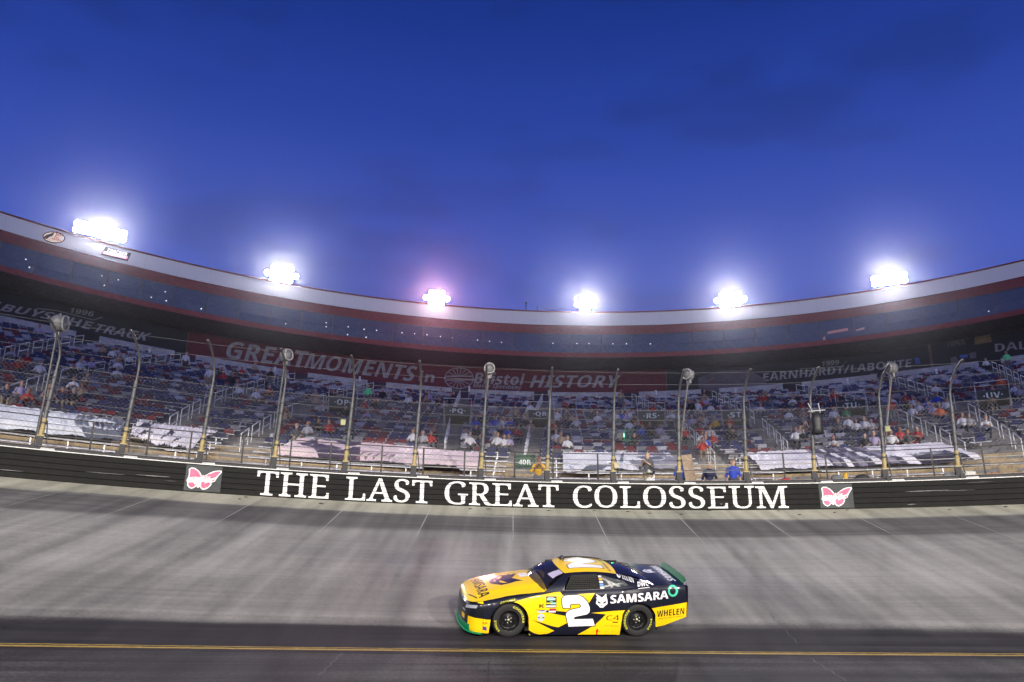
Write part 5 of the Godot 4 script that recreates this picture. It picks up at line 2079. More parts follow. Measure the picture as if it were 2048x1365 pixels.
	for x in [1.333, -1.333]:
		for s in [-1.0, 1.0]:
			m = MB.new()
			g = []
			for i in 15:
				var a := lerpf(-0.15, PI + 0.15, i / 14.0)
				g.append([Vector3(x + cos(a) * 0.4, 0.34 + sin(a) * 0.4, s * 0.95), Vector3(x + cos(a) * 0.4, 0.34 + sin(a) * 0.4, s * 0.5)])
			m.grid(g, [], s > 0)
			part(car, "wheel_arch", m.mesh(), dark)
			wheel(car, Vector3(x, 0.345, s * 0.815), s, 0.0 if x > 0 else 2.45)

func flare(x: float, y: float) -> float:
	var f := 0.0
	for a in [1.333, -1.333]:
		var d := Vector2(x - a, y - 0.34).length()
		f = maxf(f, 0.018 * smoothstep(0.62, 0.4, d))
	return f

func greenhouse(car: Node3D, top: Material, side_l: Material, side_r: Material, black: Material, dark: Material) -> void:
	var rail := func(x: float, s: float) -> Vector3:
		return Vector3(x, 1.25 - 0.05 * ((x + 0.36) / 0.6) ** 2, s * (0.615 - 0.02 * ((x + 0.36) / 0.6) ** 2))
	var belt := func(x: float, s: float) -> Vector3:
		return Vector3(x, shoulder(x) - 0.004, s * (half_w(x) - 0.088))
	# roof
	var m := MB.new()
	var g := []
	var uvs := []
	for i in 15:
		var t := i / 14.0
		var row := []
		var ur := []
		for j in 17:
			var q := lerpf(-1, 1, j / 16.0)
			var x := lerpf(0.17 + 0.07 * (1 - q * q), -0.93 - 0.05 * (1 - q * q), t)
			var e: Vector3 = rail.call(x, 1.0)
			row.append(Vector3(x, e.y + 0.05 * (1 - q * q) * (1.0 - 0.25 * (2 * t - 1) ** 2), e.z * q))
			ur.append(top_uv(x, e.z * q))
		g.append(row)
		uvs.append(ur)
	m.grid(g, uvs, false)
	var roof := part(car, "roof", m.mesh(), top)
	m = MB.new()
	for s in [1.0, 0.72]:
		var p := []
		for i in 12:
			var x := lerpf(0.05, -0.9, i / 11.0)
			var e: Vector3 = rail.call(x, 1.0)
			p.append(Vector3(x, e.y + 0.05 * (1 - s * s) + 0.02, e.z * s))
		m.tube(p, 0.013, 6)
	part(roof, "roof_rail", m.mesh(), black)
	# windscreen and rear window
	var tint := mat("race glass", 0.02, 0.02, 0.03, 0.05)
	tint.transparency = BaseMaterial3D.TRANSPARENCY_ALPHA
	tint.albedo_color = lin(0.02, 0.018, 0.03, 0.62)
	var glass := func(x0: float, x1: float, z0: float, bow: float, front: bool) -> MB:
		var mm := MB.new()
		var gg := []
		for i in 9:
			var t := i / 8.0
			var row := []
			for j in 15:
				var q := lerpf(-1, 1, j / 14.0)
				var xb := x0 + (0.16 if front else -0.05) * (1 - q * q)
				var xt := x1 + (0.07 if front else -0.05) * (1 - q * q)
				var zb := z0 * q
				var e: Vector3 = rail.call(clampf(xt, -0.93, 0.17), 1.0)
				var pb := Vector3(xb, hood_y(xb, zb) - 0.006, zb)
				var pt := Vector3(xt, e.y + 0.05 * (1 - q * q) * 0.75, e.z * q)
				row.append(pb.lerp(pt, t) + Vector3(0.03 if front else -0.02, 0.045, 0) * sin(t * PI) * bow)
			gg.append(row)
		mm.grid(gg, [], not front)
		return mm
	part(car, "windscreen", glass.call(0.62, 0.17, 0.8, 1.0, true).mesh(), tint)
	part(car, "rear_window", glass.call(-1.62, -0.93, 0.66, 0.8, false).mesh(), tint)
	# pale strip at the top of the screen
	m = MB.new()
	g = []
	for i in 4:
		var t := lerpf(0.52, 0.97, i / 3.0)
		var row := []
		for j in 5:
			var q := lerpf(-0.99, -0.66, j / 4.0)
			var xb := 0.62 + 0.16 * (1 - q * q)
			var xt := 0.17 + 0.07 * (1 - q * q)
			var e: Vector3 = rail.call(clampf(xt, -0.93, 0.17), 1.0)
			row.append(Vector3(xb, hood_y(xb, 0.8 * q), 0.8 * q).lerp(Vector3(xt, e.y + 0.05 * (1 - q * q) * 0.75, e.z * q), t) + Vector3(0.034, 0.05, 0) * sin(t * PI) + Vector3(0.006, 0.006, -0.002))
		g.append(row)
	m.grid(g, [], false)
	part(car, "screen_banner", m.mesh(), mat("banner lilac", 0.42, 0.38, 0.52, 0.3))
	# pillars and window frames
	var cols := [[0.64, 0.17], [0.27, 0.04], [-0.52, -0.5], [-0.62, -0.58], [-1.2, -0.84], [-1.7, -0.93]]
	for s in [-1.0, 1.0]:
		var paintm: Material = side_l if s < 0 else side_r
		var at := func(c0: Array, c1: Array, k: float, v: float) -> Vector3:
			var b0: Vector3 = belt.call(lerpf(c0[0], c1[0], k), s)
			var r0: Vector3 = rail.call(lerpf(c0[1], c1[1], k), s)
			return b0.lerp(r0, v) + Vector3(0, 0.012, s * 0.03) * sin(v * PI)
		var panel := func(name_: String, c0: Array, c1: Array, v0: float, v1: float, n := 4, v0b := -1.0, v1b := -1.0) -> void:
			var mm := MB.new()
			var gg := []
			var uu := []
			for i in n + 1:
				var k := float(i) / n
				var row := []
				var ur := []
				for j in 6:
					var lo := v0 if v0b < 0 else lerpf(v0, v0b, k)
					var hi := v1 if v1b < 0 else lerpf(v1, v1b, k)
					var p: Vector3 = at.call(c0, c1, k, lerpf(lo, hi, j / 5.0))
					row.append(p)
					ur.append(side_uv(p.x, p.y))
				gg.append(row)
				uu.append(ur)
			mm.grid(gg, uu, s < 0)
			part(car, name_, mm.mesh(), paintm)
		panel.call("front_pillar", cols[0], cols[1], 0.0, 1.0)
		panel.call("roof_side", cols[1], cols[2], 0.86, 1.0, 8)
		panel.call("roof_side", cols[2], cols[5], 0.86, 1.0, 8)
		panel.call("sill", cols[1], cols[2], 0.0, 0.05, 6)
		panel.call("centre_pillar", cols[2], cols[3], 0.0, 0.86)
		panel.call("quarter_lower", cols[3], cols[4], 0.0, 0.07, 4, 0.0, 0.2)
		panel.call("quarter_upper", cols[3], cols[4], 0.84, 0.86, 4, 0.5, 0.86)
		panel.call("rear_pillar", cols[4], cols[5], 0.0, 0.86)
		# quarter window pane
		var q := MB.new()
		var gq := []
		for i in 5:
			var k := i / 4.0
			gq.append([at.call(cols[3], cols[4], k, lerpf(0.07, 0.2, k)) - Vector3(0, 0, s * 0.008), at.call(cols[3], cols[4], k, lerpf(0.84, 0.5, k)) - Vector3(0, 0, s * 0.008)])
		q.grid(gq, [], s < 0)
		var clear := mat("clear pane", 0.5, 0.5, 0.5, 0.05)
		clear.transparency = BaseMaterial3D.TRANSPARENCY_ALPHA
		clear.albedo_color = lin(0.5, 0.55, 0.55, 0.12)
		part(car, "quarter_window", q.mesh(), clear)
		# shoulder between rear pillar and rear window
		var sh := MB.new()
		var gs := []
		var us := []
		for i in 6:
			var k := i / 5.0
			var a: Vector3 = rail.call(-0.93, s)
			var b0: Vector3 = a.lerp(belt.call(-1.7, s), k)
			var b1: Vector3 = a.lerp(Vector3(-1.62, hood_y(-1.62, 0.66), s * 0.655), k)
			var bm := b0.lerp(b1, 0.5) + Vector3(0, 0.012, 0) * sin(k * PI)
			gs.append([b0, bm, b1])
			us.append([side_uv(b0.x, b0.y), side_uv(bm.x, bm.y), side_uv(b1.x, b1.y)])
		sh.grid(gs, us, s > 0)
		part(car, "rear_shoulder", sh.mesh(), paintm)
		if s < 0:
			# window net of crossed webbing
			var nm := MB.new()
			for i in 13:
				var k := lerpf(0.1, 0.99, i / 12.0)
				var p := []
				for j in 3:
					p.append(at.call(cols[1], cols[2], k, lerpf(0.03, 0.88, j / 2.0)) + Vector3(0, 0, 0.012))
				nm.quad(p[0] + Vector3(0.014, 0, 0), p[0] - Vector3(0.014, 0, 0), p[2] - Vector3(0.014, 0, 0), p[2] + Vector3(0.014, 0, 0))
			for j in 9:
				var v := lerpf(0.06, 0.86, j / 8.0)
				var a: Vector3 = at.call(cols[1], cols[2], 0.1, v) + Vector3(0, 0, 0.008)
				var b: Vector3 = at.call(cols[1], cols[2], 0.99, v) + Vector3(0, 0, 0.008)
				nm.quad(a - Vector3(0, 0.012, 0), b - Vector3(0, 0.012, 0), b + Vector3(0, 0.012, 0), a + Vector3(0, 0.012, 0))
			part(car, "window_net", nm.mesh(), mat("net black", 0.02, 0.02, 0.018, 0.9))
			# sponsor strips on the centre pillar
			var st := MB.new()
			var cc := [[0.5, 0.5, 0.5], [0.08, 0.2, 0.5], [0.5, 0.52, 0.55], [0.6, 0.3, 0.03], [0.5, 0.5, 0.48]]
			for k in 5:
				st.col = Color(cc[k][0], cc[k][1], cc[k][2])
				var v0 := 0.06 + k * 0.155
				var off := Vector3(0, 0, -0.008)
				st.quad(at.call(cols[2], cols[3], 0.08, v0) + off, at.call(cols[2], cols[3], 0.92, v0) + off, at.call(cols[2], cols[3], 0.92, v0 + 0.12) + off, at.call(cols[2], cols[3], 0.08, v0 + 0.12) + off)
			part(car, "pillar_decals", st.mesh(), vmat("pillar decal print", 0.4))
	# roll cage, pale tubes seen through the windows
	var cage := MB.new()
	for s in [-1.0, 1.0]:
		cage.tube([Vector3(-0.6, 0.3, s * 0.72), Vector3(-0.58, 0.95, s * 0.7), Vector3(-0.55, 1.16, s * 0.55), Vector3(-0.55, 1.2, 0)], 0.024, 8)
		cage.tube([Vector3(-0.58, 1.13, s * 0.56), Vector3(-1.05, 0.93, s * 0.66), Vector3(-1.6, 0.6, s * 0.62)], 0.022, 8)
		cage.tube([Vector3(-0.7, 1.1, s * 0.58), Vector3(-1.0, 0.75, s * 0.72)], 0.024, 8)
		cage.tube([Vector3(-0.6, 0.95, s * 0.68), Vector3(-1.15, 1.02, s * 0.6)], 0.02, 8)
		cage.tube([Vector3(-1.1, 1.06, s * 0.55), Vector3(-1.2, 0.85, s * 0.66)], 0.016, 8)
		cage.tube([Vector3(0.25, 0.9, s * 0.74), Vector3(0.1, 1.15, s * 0.57), Vector3(-0.55, 1.18, s * 0.54)], 0.024, 8)
		cage.tube([Vector3(0.24, 0.4, s * 0.76), Vector3(0.2, 1.04, s * 0.7)], 0.03, 8)
	part(car, "roll_cage", cage.mesh(), mat("cage grey", 0.5, 0.5, 0.48, 0.4))
	var inner := MB.new()
	inner.box(Transform3D(Basis(), Vector3(-0.3, 0.8, 0.1)), Vector3(0.5, 0.1, 1.5))
	inner.box(Transform3D(Basis(Vector3(0, 0, 1), 0.2), Vector3(-0.42, 0.95, -0.28)), Vector3(0.12, 0.55, 0.5))
	inner.box(Transform3D(Basis(), Vector3(0.55, 0.86, 0)), Vector3(0.25, 0.1, 1.5))
	inner.box(Transform3D(Basis(), Vector3(-0.45, 0.98, 0.45)), Vector3(1.6, 0.5, 0.02))
	part(car, "seat_and_dash", inner.mesh(), dark)
	# camera pod and aerial on the roof
	var pod := MB.new()
	pod.lathe(Transform3D(Basis(), Vector3(0.0, 1.27, 0.36)), [Vector2(0.05, 0), Vector2(0.045, 0.05), Vector2(0.02, 0.08), Vector2(0.001, 0.085)], 10)
	part(car, "roof_camera", pod.mesh(), black)

func wheel(car: Node3D, at: Vector3, s: float, spin: float) -> void:
	var w := Node3D.new()
	w.name = "wheel"
	car.add_child(w, true)
	w.position = at
	var turn := Transform3D(Basis(Vector3(1, 0, 0), PI * 0.5 * s), Vector3.ZERO)      # local y -> outwards
	var rubber := mat("tyre rubber", 0.012, 0.012, 0.013, 0.75)
	var m := MB.new()
	m.lathe(turn, [Vector2(0.21, -0.125), Vector2(0.25, -0.138), Vector2(0.305, -0.134), Vector2(0.33, -0.115), Vector2(0.343, -0.07), Vector2(0.345, 0.0), Vector2(0.343, 0.07), Vector2(0.33, 0.115), Vector2(0.305, 0.134), Vector2(0.25, 0.138), Vector2(0.21, 0.125)], 40)
	part(w, "tyre", m.mesh(), rubber)
	m = MB.new()
	m.lathe(turn, [Vector2(0.214, 0.118), Vector2(0.206, 0.128), Vector2(0.198, 0.12), Vector2(0.19, 0.03), Vector2(0.165, 0.01), Vector2(0.09, 0.035), Vector2(0.07, 0.05), Vector2(0.03, 0.055), Vector2(0.001, 0.055)], 32)
	var rim := part(w, "rim", m.mesh(), mat("rim black", 0.015, 0.015, 0.016, 0.25, 0.3))
	m = MB.new()
	for k in 5:
		var a := TAU * k / 5 + spin
		m.lathe(turn * Transform3D(Basis(), Vector3(cos(a) * 0.062, 0.045, sin(a) * 0.062)), [Vector2(0.014, 0), Vector2(0.014, 0.026), Vector2(0.001, 0.028)], 6)
	m.lathe(turn * Transform3D(Basis(), Vector3(0, 0.05, 0)), [Vector2(0.03, 0), Vector2(0.026, 0.03), Vector2(0.001, 0.034)], 10)
	part(rim, "lug_nuts", m.mesh(), mat("lug steel", 0.55, 0.55, 0.4, 0.3, 0.7))
	m = MB.new()
	for k in 5:
		var a := TAU * (k + 0.5) / 5 + spin
		var q := turn * Transform3D(Basis(Vector3(0, 1, 0), -a), Vector3(cos(a) * 0.128, 0.027, sin(a) * 0.128))
		m.lathe(q, [Vector2(0.026, -0.01), Vector2(0.026, 0.002), Vector2(0.001, -0.004)], 10)
	part(rim, "vent_holes", m.mesh(), mat("hole black", 0.003, 0.003, 0.003, 0.9))
	# sidewall lettering, tops outwards, running clockwise as seen from outside
	var yel := mat("tyre yellow", 0.6, 0.58, 0.03, 0.6)
	for q in [["GOODYEAR", 1.35, 1.5], ["EAGLE", 3.95, 0.85]]:
		var l := MB.new()
		letters(l, q[0], "sans_bold", func(u: float, v: float) -> Vector3:
			var a: float = q[1] - u * q[2] + spin
			var rr := 0.262 + v * 0.042
			return Vector3(cos(a) * rr * s, sin(a) * rr, s * (0.1395 - 0.03 * maxf(0.0, v - 0.8))))
		part(w, "tyre_lettering", l.mesh(), yel)


# ------------------------------------------------------------------ people: one smooth skin round a skeleton, meshed as surface nets
func body(bones: Array, cell: float) -> Array:      # -> [vertices, normals, indices, part of each vertex]
	var lo := Vector3(1e9, 1e9, 1e9)
	var hi := -lo
	for b in bones:
		var r := Vector3.ONE * (maxf(b[2], b[3]) + cell * 2.0)
		lo = lo.min(b[0] - r).min(b[1] - r)
		hi = hi.max(b[0] + r).max(b[1] + r)
	var n := Vector3i(((hi - lo) / cell).ceil()) + Vector3i.ONE
	var field := PackedFloat32Array()
	field.resize(n.x * n.y * n.z)
	field.fill(1.0)
	var best := PackedFloat32Array(field)
	var which := PackedByteArray()
	which.resize(field.size())
	for b in bones:
		var r: float = maxf(b[2], b[3]) + 0.07
		var p0 := Vector3i(((b[0].min(b[1]) - Vector3.ONE * r - lo) / cell).floor()).clamp(Vector3i.ZERO, n - Vector3i.ONE)
		var p1 := Vector3i(((b[0].max(b[1]) + Vector3.ONE * r - lo) / cell).ceil()).clamp(Vector3i.ZERO, n - Vector3i.ONE)
		var ab: Vector3 = b[1] - b[0]
		var ll := maxf(ab.length_squared(), 1e-9)
		for z in range(p0.z, p1.z + 1):
			for y in range(p0.y, p1.y + 1):
				var i := (z * n.y + y) * n.x + p0.x
				for x in range(p0.x, p1.x + 1):
					var p: Vector3 = lo + Vector3(x, y, z) * cell - b[0]
					var t := clampf(p.dot(ab) / ll, 0.0, 1.0)
					var d := (p - ab * t).length() - lerpf(b[2], b[3], t)
					var f := field[i]
					var h := maxf(0.05 - absf(f - d), 0.0) / 0.05
					field[i] = minf(f, d) - h * h * 0.0125
					if d < best[i]:
						best[i] = d
						which[i] = b[4]
					i += 1
	var ids := PackedInt32Array()
	ids.resize(field.size())
	ids.fill(-1)
	var vv := PackedVector3Array()
	var nn := PackedVector3Array()
	var kind := PackedByteArray()
	var sx := 1
	var sy := n.x
	var sz := n.x * n.y
	for z in n.z - 1:
		for y in n.y - 1:
			for x in n.x - 1:
				var i := z * sz + y * sy + x
				var c := [field[i], field[i + sx], field[i + sy], field[i + sx + sy], field[i + sz], field[i + sx + sz], field[i + sy + sz], field[i + sx + sy + sz]]
				var neg := 0
				for k in 8:
					if c[k] < 0.0:
						neg += 1
				if neg == 0 or neg == 8:
					continue
				var sum := Vector3.ZERO
				var cnt := 0
				for e in [[0, 1], [2, 3], [4, 5], [6, 7], [0, 2], [1, 3], [4, 6], [5, 7], [0, 4], [1, 5], [2, 6], [3, 7]]:
					var a: float = c[e[0]]
					var b: float = c[e[1]]
					if (a < 0.0) != (b < 0.0):
						var t := a / (a - b)
						var pa := Vector3(e[0] & 1, (e[0] >> 1) & 1, e[0] >> 2)
						var pb := Vector3(e[1] & 1, (e[1] >> 1) & 1, e[1] >> 2)
						sum += pa.lerp(pb, t)
						cnt += 1
				ids[i] = vv.size()
				vv.append(lo + (Vector3(x, y, z) + sum / cnt) * cell)
				nn.append(Vector3(c[1] + c[3] + c[5] + c[7] - c[0] - c[2] - c[4] - c[6], c[2] + c[3] + c[6] + c[7] - c[0] - c[1] - c[4] - c[5], c[4] + c[5] + c[6] + c[7] - c[0] - c[1] - c[2] - c[3]).normalized())
				kind.append(which[i])
	var tri := PackedInt32Array()
	for z in range(1, n.z - 1):
		for y in range(1, n.y - 1):
			for x in range(1, n.x - 1):
				var i := z * sz + y * sy + x
				for q in [[sx, sy, sz], [sy, sz, sx], [sz, sx, sy]]:
					var a := field[i] < 0.0
					if a == (field[i + q[0]] < 0.0):
						continue
					var k := [ids[i], ids[i - q[1]], ids[i - q[1] - q[2]], ids[i - q[2]]]
					if k.min() < 0:
						continue
					if a:
						tri.append_array(PackedInt32Array([k[0], k[2], k[1], k[0], k[3], k[2]]))
					else:
						tri.append_array(PackedInt32Array([k[0], k[1], k[2], k[0], k[2], k[3]]))
	return [vv, nn, tri, kind]

# parts: 0 trousers, 1 shirt, 2 skin, 3 hair or cap, 4 shoes
func pose(name_: String) -> Array:
	var b := []
	var hip := Vector3(0, 0.55, 0.02)
	var sh := Vector3(0, 1.02, -0.02)
	var head := Vector3(0, 1.25, 0.02)
	var knees := [Vector3(-0.12, 0.53, 0.44), Vector3(0.12, 0.53, 0.44)]
	var feet := [Vector3(-0.12, 0.08, 0.42), Vector3(0.12, 0.08, 0.42)]
	var elbows := [Vector3(-0.29, 0.76, 0.03), Vector3(0.29, 0.76, 0.03)]
	var hands := [Vector3(-0.14, 0.63, 0.3), Vector3(0.15, 0.63, 0.3)]
	if name_ == "lean":
		sh = Vector3(0.02, 0.97, 0.17)
		head = Vector3(0.03, 1.18, 0.26)
		elbows = [Vector3(-0.26, 0.72, 0.3), Vector3(0.27, 0.71, 0.3)]
		hands = [Vector3(-0.05, 0.74, 0.48), Vector3(0.06, 0.73, 0.48)]
		knees = [Vector3(-0.17, 0.54, 0.45), Vector3(0.17, 0.54, 0.45)]
	elif name_ == "phone":
		elbows = [Vector3(-0.29, 0.8, 0.1), Vector3(0.28, 0.82, 0.12)]
		hands = [Vector3(-0.07, 1.08, 0.26), Vector3(0.1, 1.09, 0.26)]
		head = Vector3(0.03, 1.25, 0.03)
	elif name_ in ["stand", "work"]:
		hip = Vector3(0, 0.93, 0)
		sh = Vector3(0, 1.42, 0.0)
		head = Vector3(0.02, 1.64, 0.03)
		knees = [Vector3(-0.1, 0.5, 0.03), Vector3(0.11, 0.5, 0.02)]
		feet = [Vector3(-0.12, 0.08, 0.0), Vector3(0.13, 0.08, 0.0)]
		elbows = [Vector3(-0.27, 1.12, -0.03), Vector3(0.27, 1.12, -0.03)]
		hands = [Vector3(-0.26, 0.86, 0.06), Vector3(0.26, 0.86, 0.06)]
		if name_ == "work":
			elbows = [Vector3(-0.29, 1.15, 0.1), Vector3(0.28, 1.15, 0.1)]
			hands = [Vector3(-0.06, 1.34, 0.28), Vector3(0.08, 1.34, 0.28)]
	b.append([hip + Vector3(-0.07, 0, 0), hip + Vector3(0.07, 0, 0), 0.13, 0.13, 0])
	b.append([hip + Vector3(0, 0.08, 0), hip.lerp(sh, 0.55), 0.145, 0.16, 1])
	b.append([hip.lerp(sh, 0.55), sh + Vector3(0, -0.08, 0), 0.16, 0.15, 1])
	b.append([sh + Vector3(-0.15, -0.03, 0), sh + Vector3(0.15, -0.03, 0), 0.075, 0.075, 1])
	b.append([sh, head + Vector3(0, -0.06, -0.01), 0.058, 0.055, 2])
	b.append([head + Vector3(0, -0.055, 0.015), head + Vector3(0, 0.03, 0.005), 0.07, 0.088, 2])
	b.append([head + Vector3(0, -0.01, 0.085), head + Vector3(0, 0.015, 0.08), 0.018, 0.015, 2])
	for s in [-1.0, 1.0]:
		b.append([head + Vector3(s * 0.085, -0.01, 0), head + Vector3(s * 0.085, 0.02, 0), 0.014, 0.016, 2])
	b.append([head + Vector3(0, 0.065, -0.012), head + Vector3(0, 0.03, -0.035), 0.078, 0.086, 3])
	b.append([head + Vector3(0, 0.07, 0.05), head + Vector3(0, 0.06, 0.12), 0.028, 0.016, 3])
	for i in 2:
		var s := -1.0 if i == 0 else 1.0
		b.append([hip + Vector3(s * 0.09, -0.01, 0.02), knees[i], 0.098, 0.068, 0])
		b.append([knees[i], feet[i] + Vector3(0, 0.02, -0.03), 0.066, 0.045, 0])
		b.append([feet[i] + Vector3(0, -0.025, -0.05), feet[i] + Vector3(s * 0.02, -0.035, 0.13), 0.045, 0.038, 4])
		b.append([sh + Vector3(s * 0.19, -0.05, 0), elbows[i], 0.058, 0.047, 1])
		b.append([elbows[i], elbows[i].lerp(hands[i], 0.3), 0.048, 0.042, 1])
		b.append([elbows[i].lerp(hands[i], 0.3), hands[i], 0.038, 0.028, 2])
		# palm, four fingers and thumb
		var fwd: Vector3 = (hands[i] - elbows[i]).normalized()
		var side := fwd.cross(Vector3.UP)
		side = side.normalized() if side.length() > 0.2 else Vector3.RIGHT
		b.append([hands[i], hands[i] + fwd * 0.07, 0.034, 0.036, 2])
		for k in 4:
			var o: Vector3 = hands[i] + fwd * 0.08 + side * (k - 1.5) * 0.02
			b.append([o, o + fwd * (0.055 - absf(k - 1.4) * 0.01) - Vector3(0, 0.02, 0), 0.012, 0.01, 2])
		b.append([hands[i] + fwd * 0.02 + side * s * -0.03, hands[i] + fwd * 0.07 + side * s * -0.055, 0.014, 0.011, 2])
	return b

const SHIRTS := [["white", 0.62, 0.62, 0.63], ["light grey", 0.36, 0.36, 0.38], ["dark grey", 0.06, 0.06, 0.065], ["black", 0.015, 0.015, 0.017], ["red", 0.38, 0.025, 0.025], ["royal blue", 0.03, 0.06, 0.42], ["navy", 0.02, 0.025, 0.07], ["orange", 0.6, 0.13, 0.04], ["green", 0.06, 0.3, 0.12], ["yellow", 0.6, 0.36, 0.04], ["tan", 0.34, 0.25, 0.17], ["lilac", 0.35, 0.3, 0.45], ["bright green", 0.15, 0.75, 0.3]]
var bodies := {}
var figures := {}

func figure(pose_: String, shirt: int, look: int) -> ArrayMesh:
	var key := "%s %d %d" % [pose_, shirt, look]
	if figures.has(key):
		return figures[key]
	if not bodies.has(pose_):
		bodies[pose_] = body(pose(pose_), 0.026)
	var d: Array = bodies[pose_]
	var trousers := [Color(0.03, 0.045, 0.09), Color(0.05, 0.05, 0.055), Color(0.25, 0.2, 0.14), Color(0.12, 0.13, 0.15)]
	var skins := [Color(0.42, 0.24, 0.16), Color(0.3, 0.16, 0.1), Color(0.48, 0.3, 0.22)]
	var tops := [Color(0.03, 0.02, 0.013), Color(0.6, 0.6, 0.6), Color(0.015, 0.015, 0.02), Color(0.16, 0.1, 0.05), Color(0.3, 0.03, 0.03)]
	var s: Array = SHIRTS[shirt]
	var pal := [trousers[look % 4], Color(s[1], s[2], s[3]), skins[look % 3], tops[look % 5], Color(0.1, 0.1, 0.1)]
	var cc := PackedColorArray()
	for k in d[3]:
		cc.append(pal[k])
	var a := []
	a.resize(Mesh.ARRAY_MAX)
	a[Mesh.ARRAY_VERTEX] = d[0]
	a[Mesh.ARRAY_NORMAL] = d[1]
	a[Mesh.ARRAY_INDEX] = d[2]
	a[Mesh.ARRAY_COLOR] = cc
	var m := ArrayMesh.new()
	m.add_surface_from_arrays(Mesh.PRIMITIVE_TRIANGLES, a)
	figures[key] = m
	return m

func person(at: Vector3, face_az: float, pose_: String, shirt: int, look: int, label: String, group: String) -> MeshInstance3D:
	var o := part(self, numbered("person"), figure(pose_, shirt, look), vmat("cloth and skin", 0.85))
	o.transform = Transform3D(Basis(Vector3.UP, -face_az), at)
	tag(o, label, "person", group)
	return o

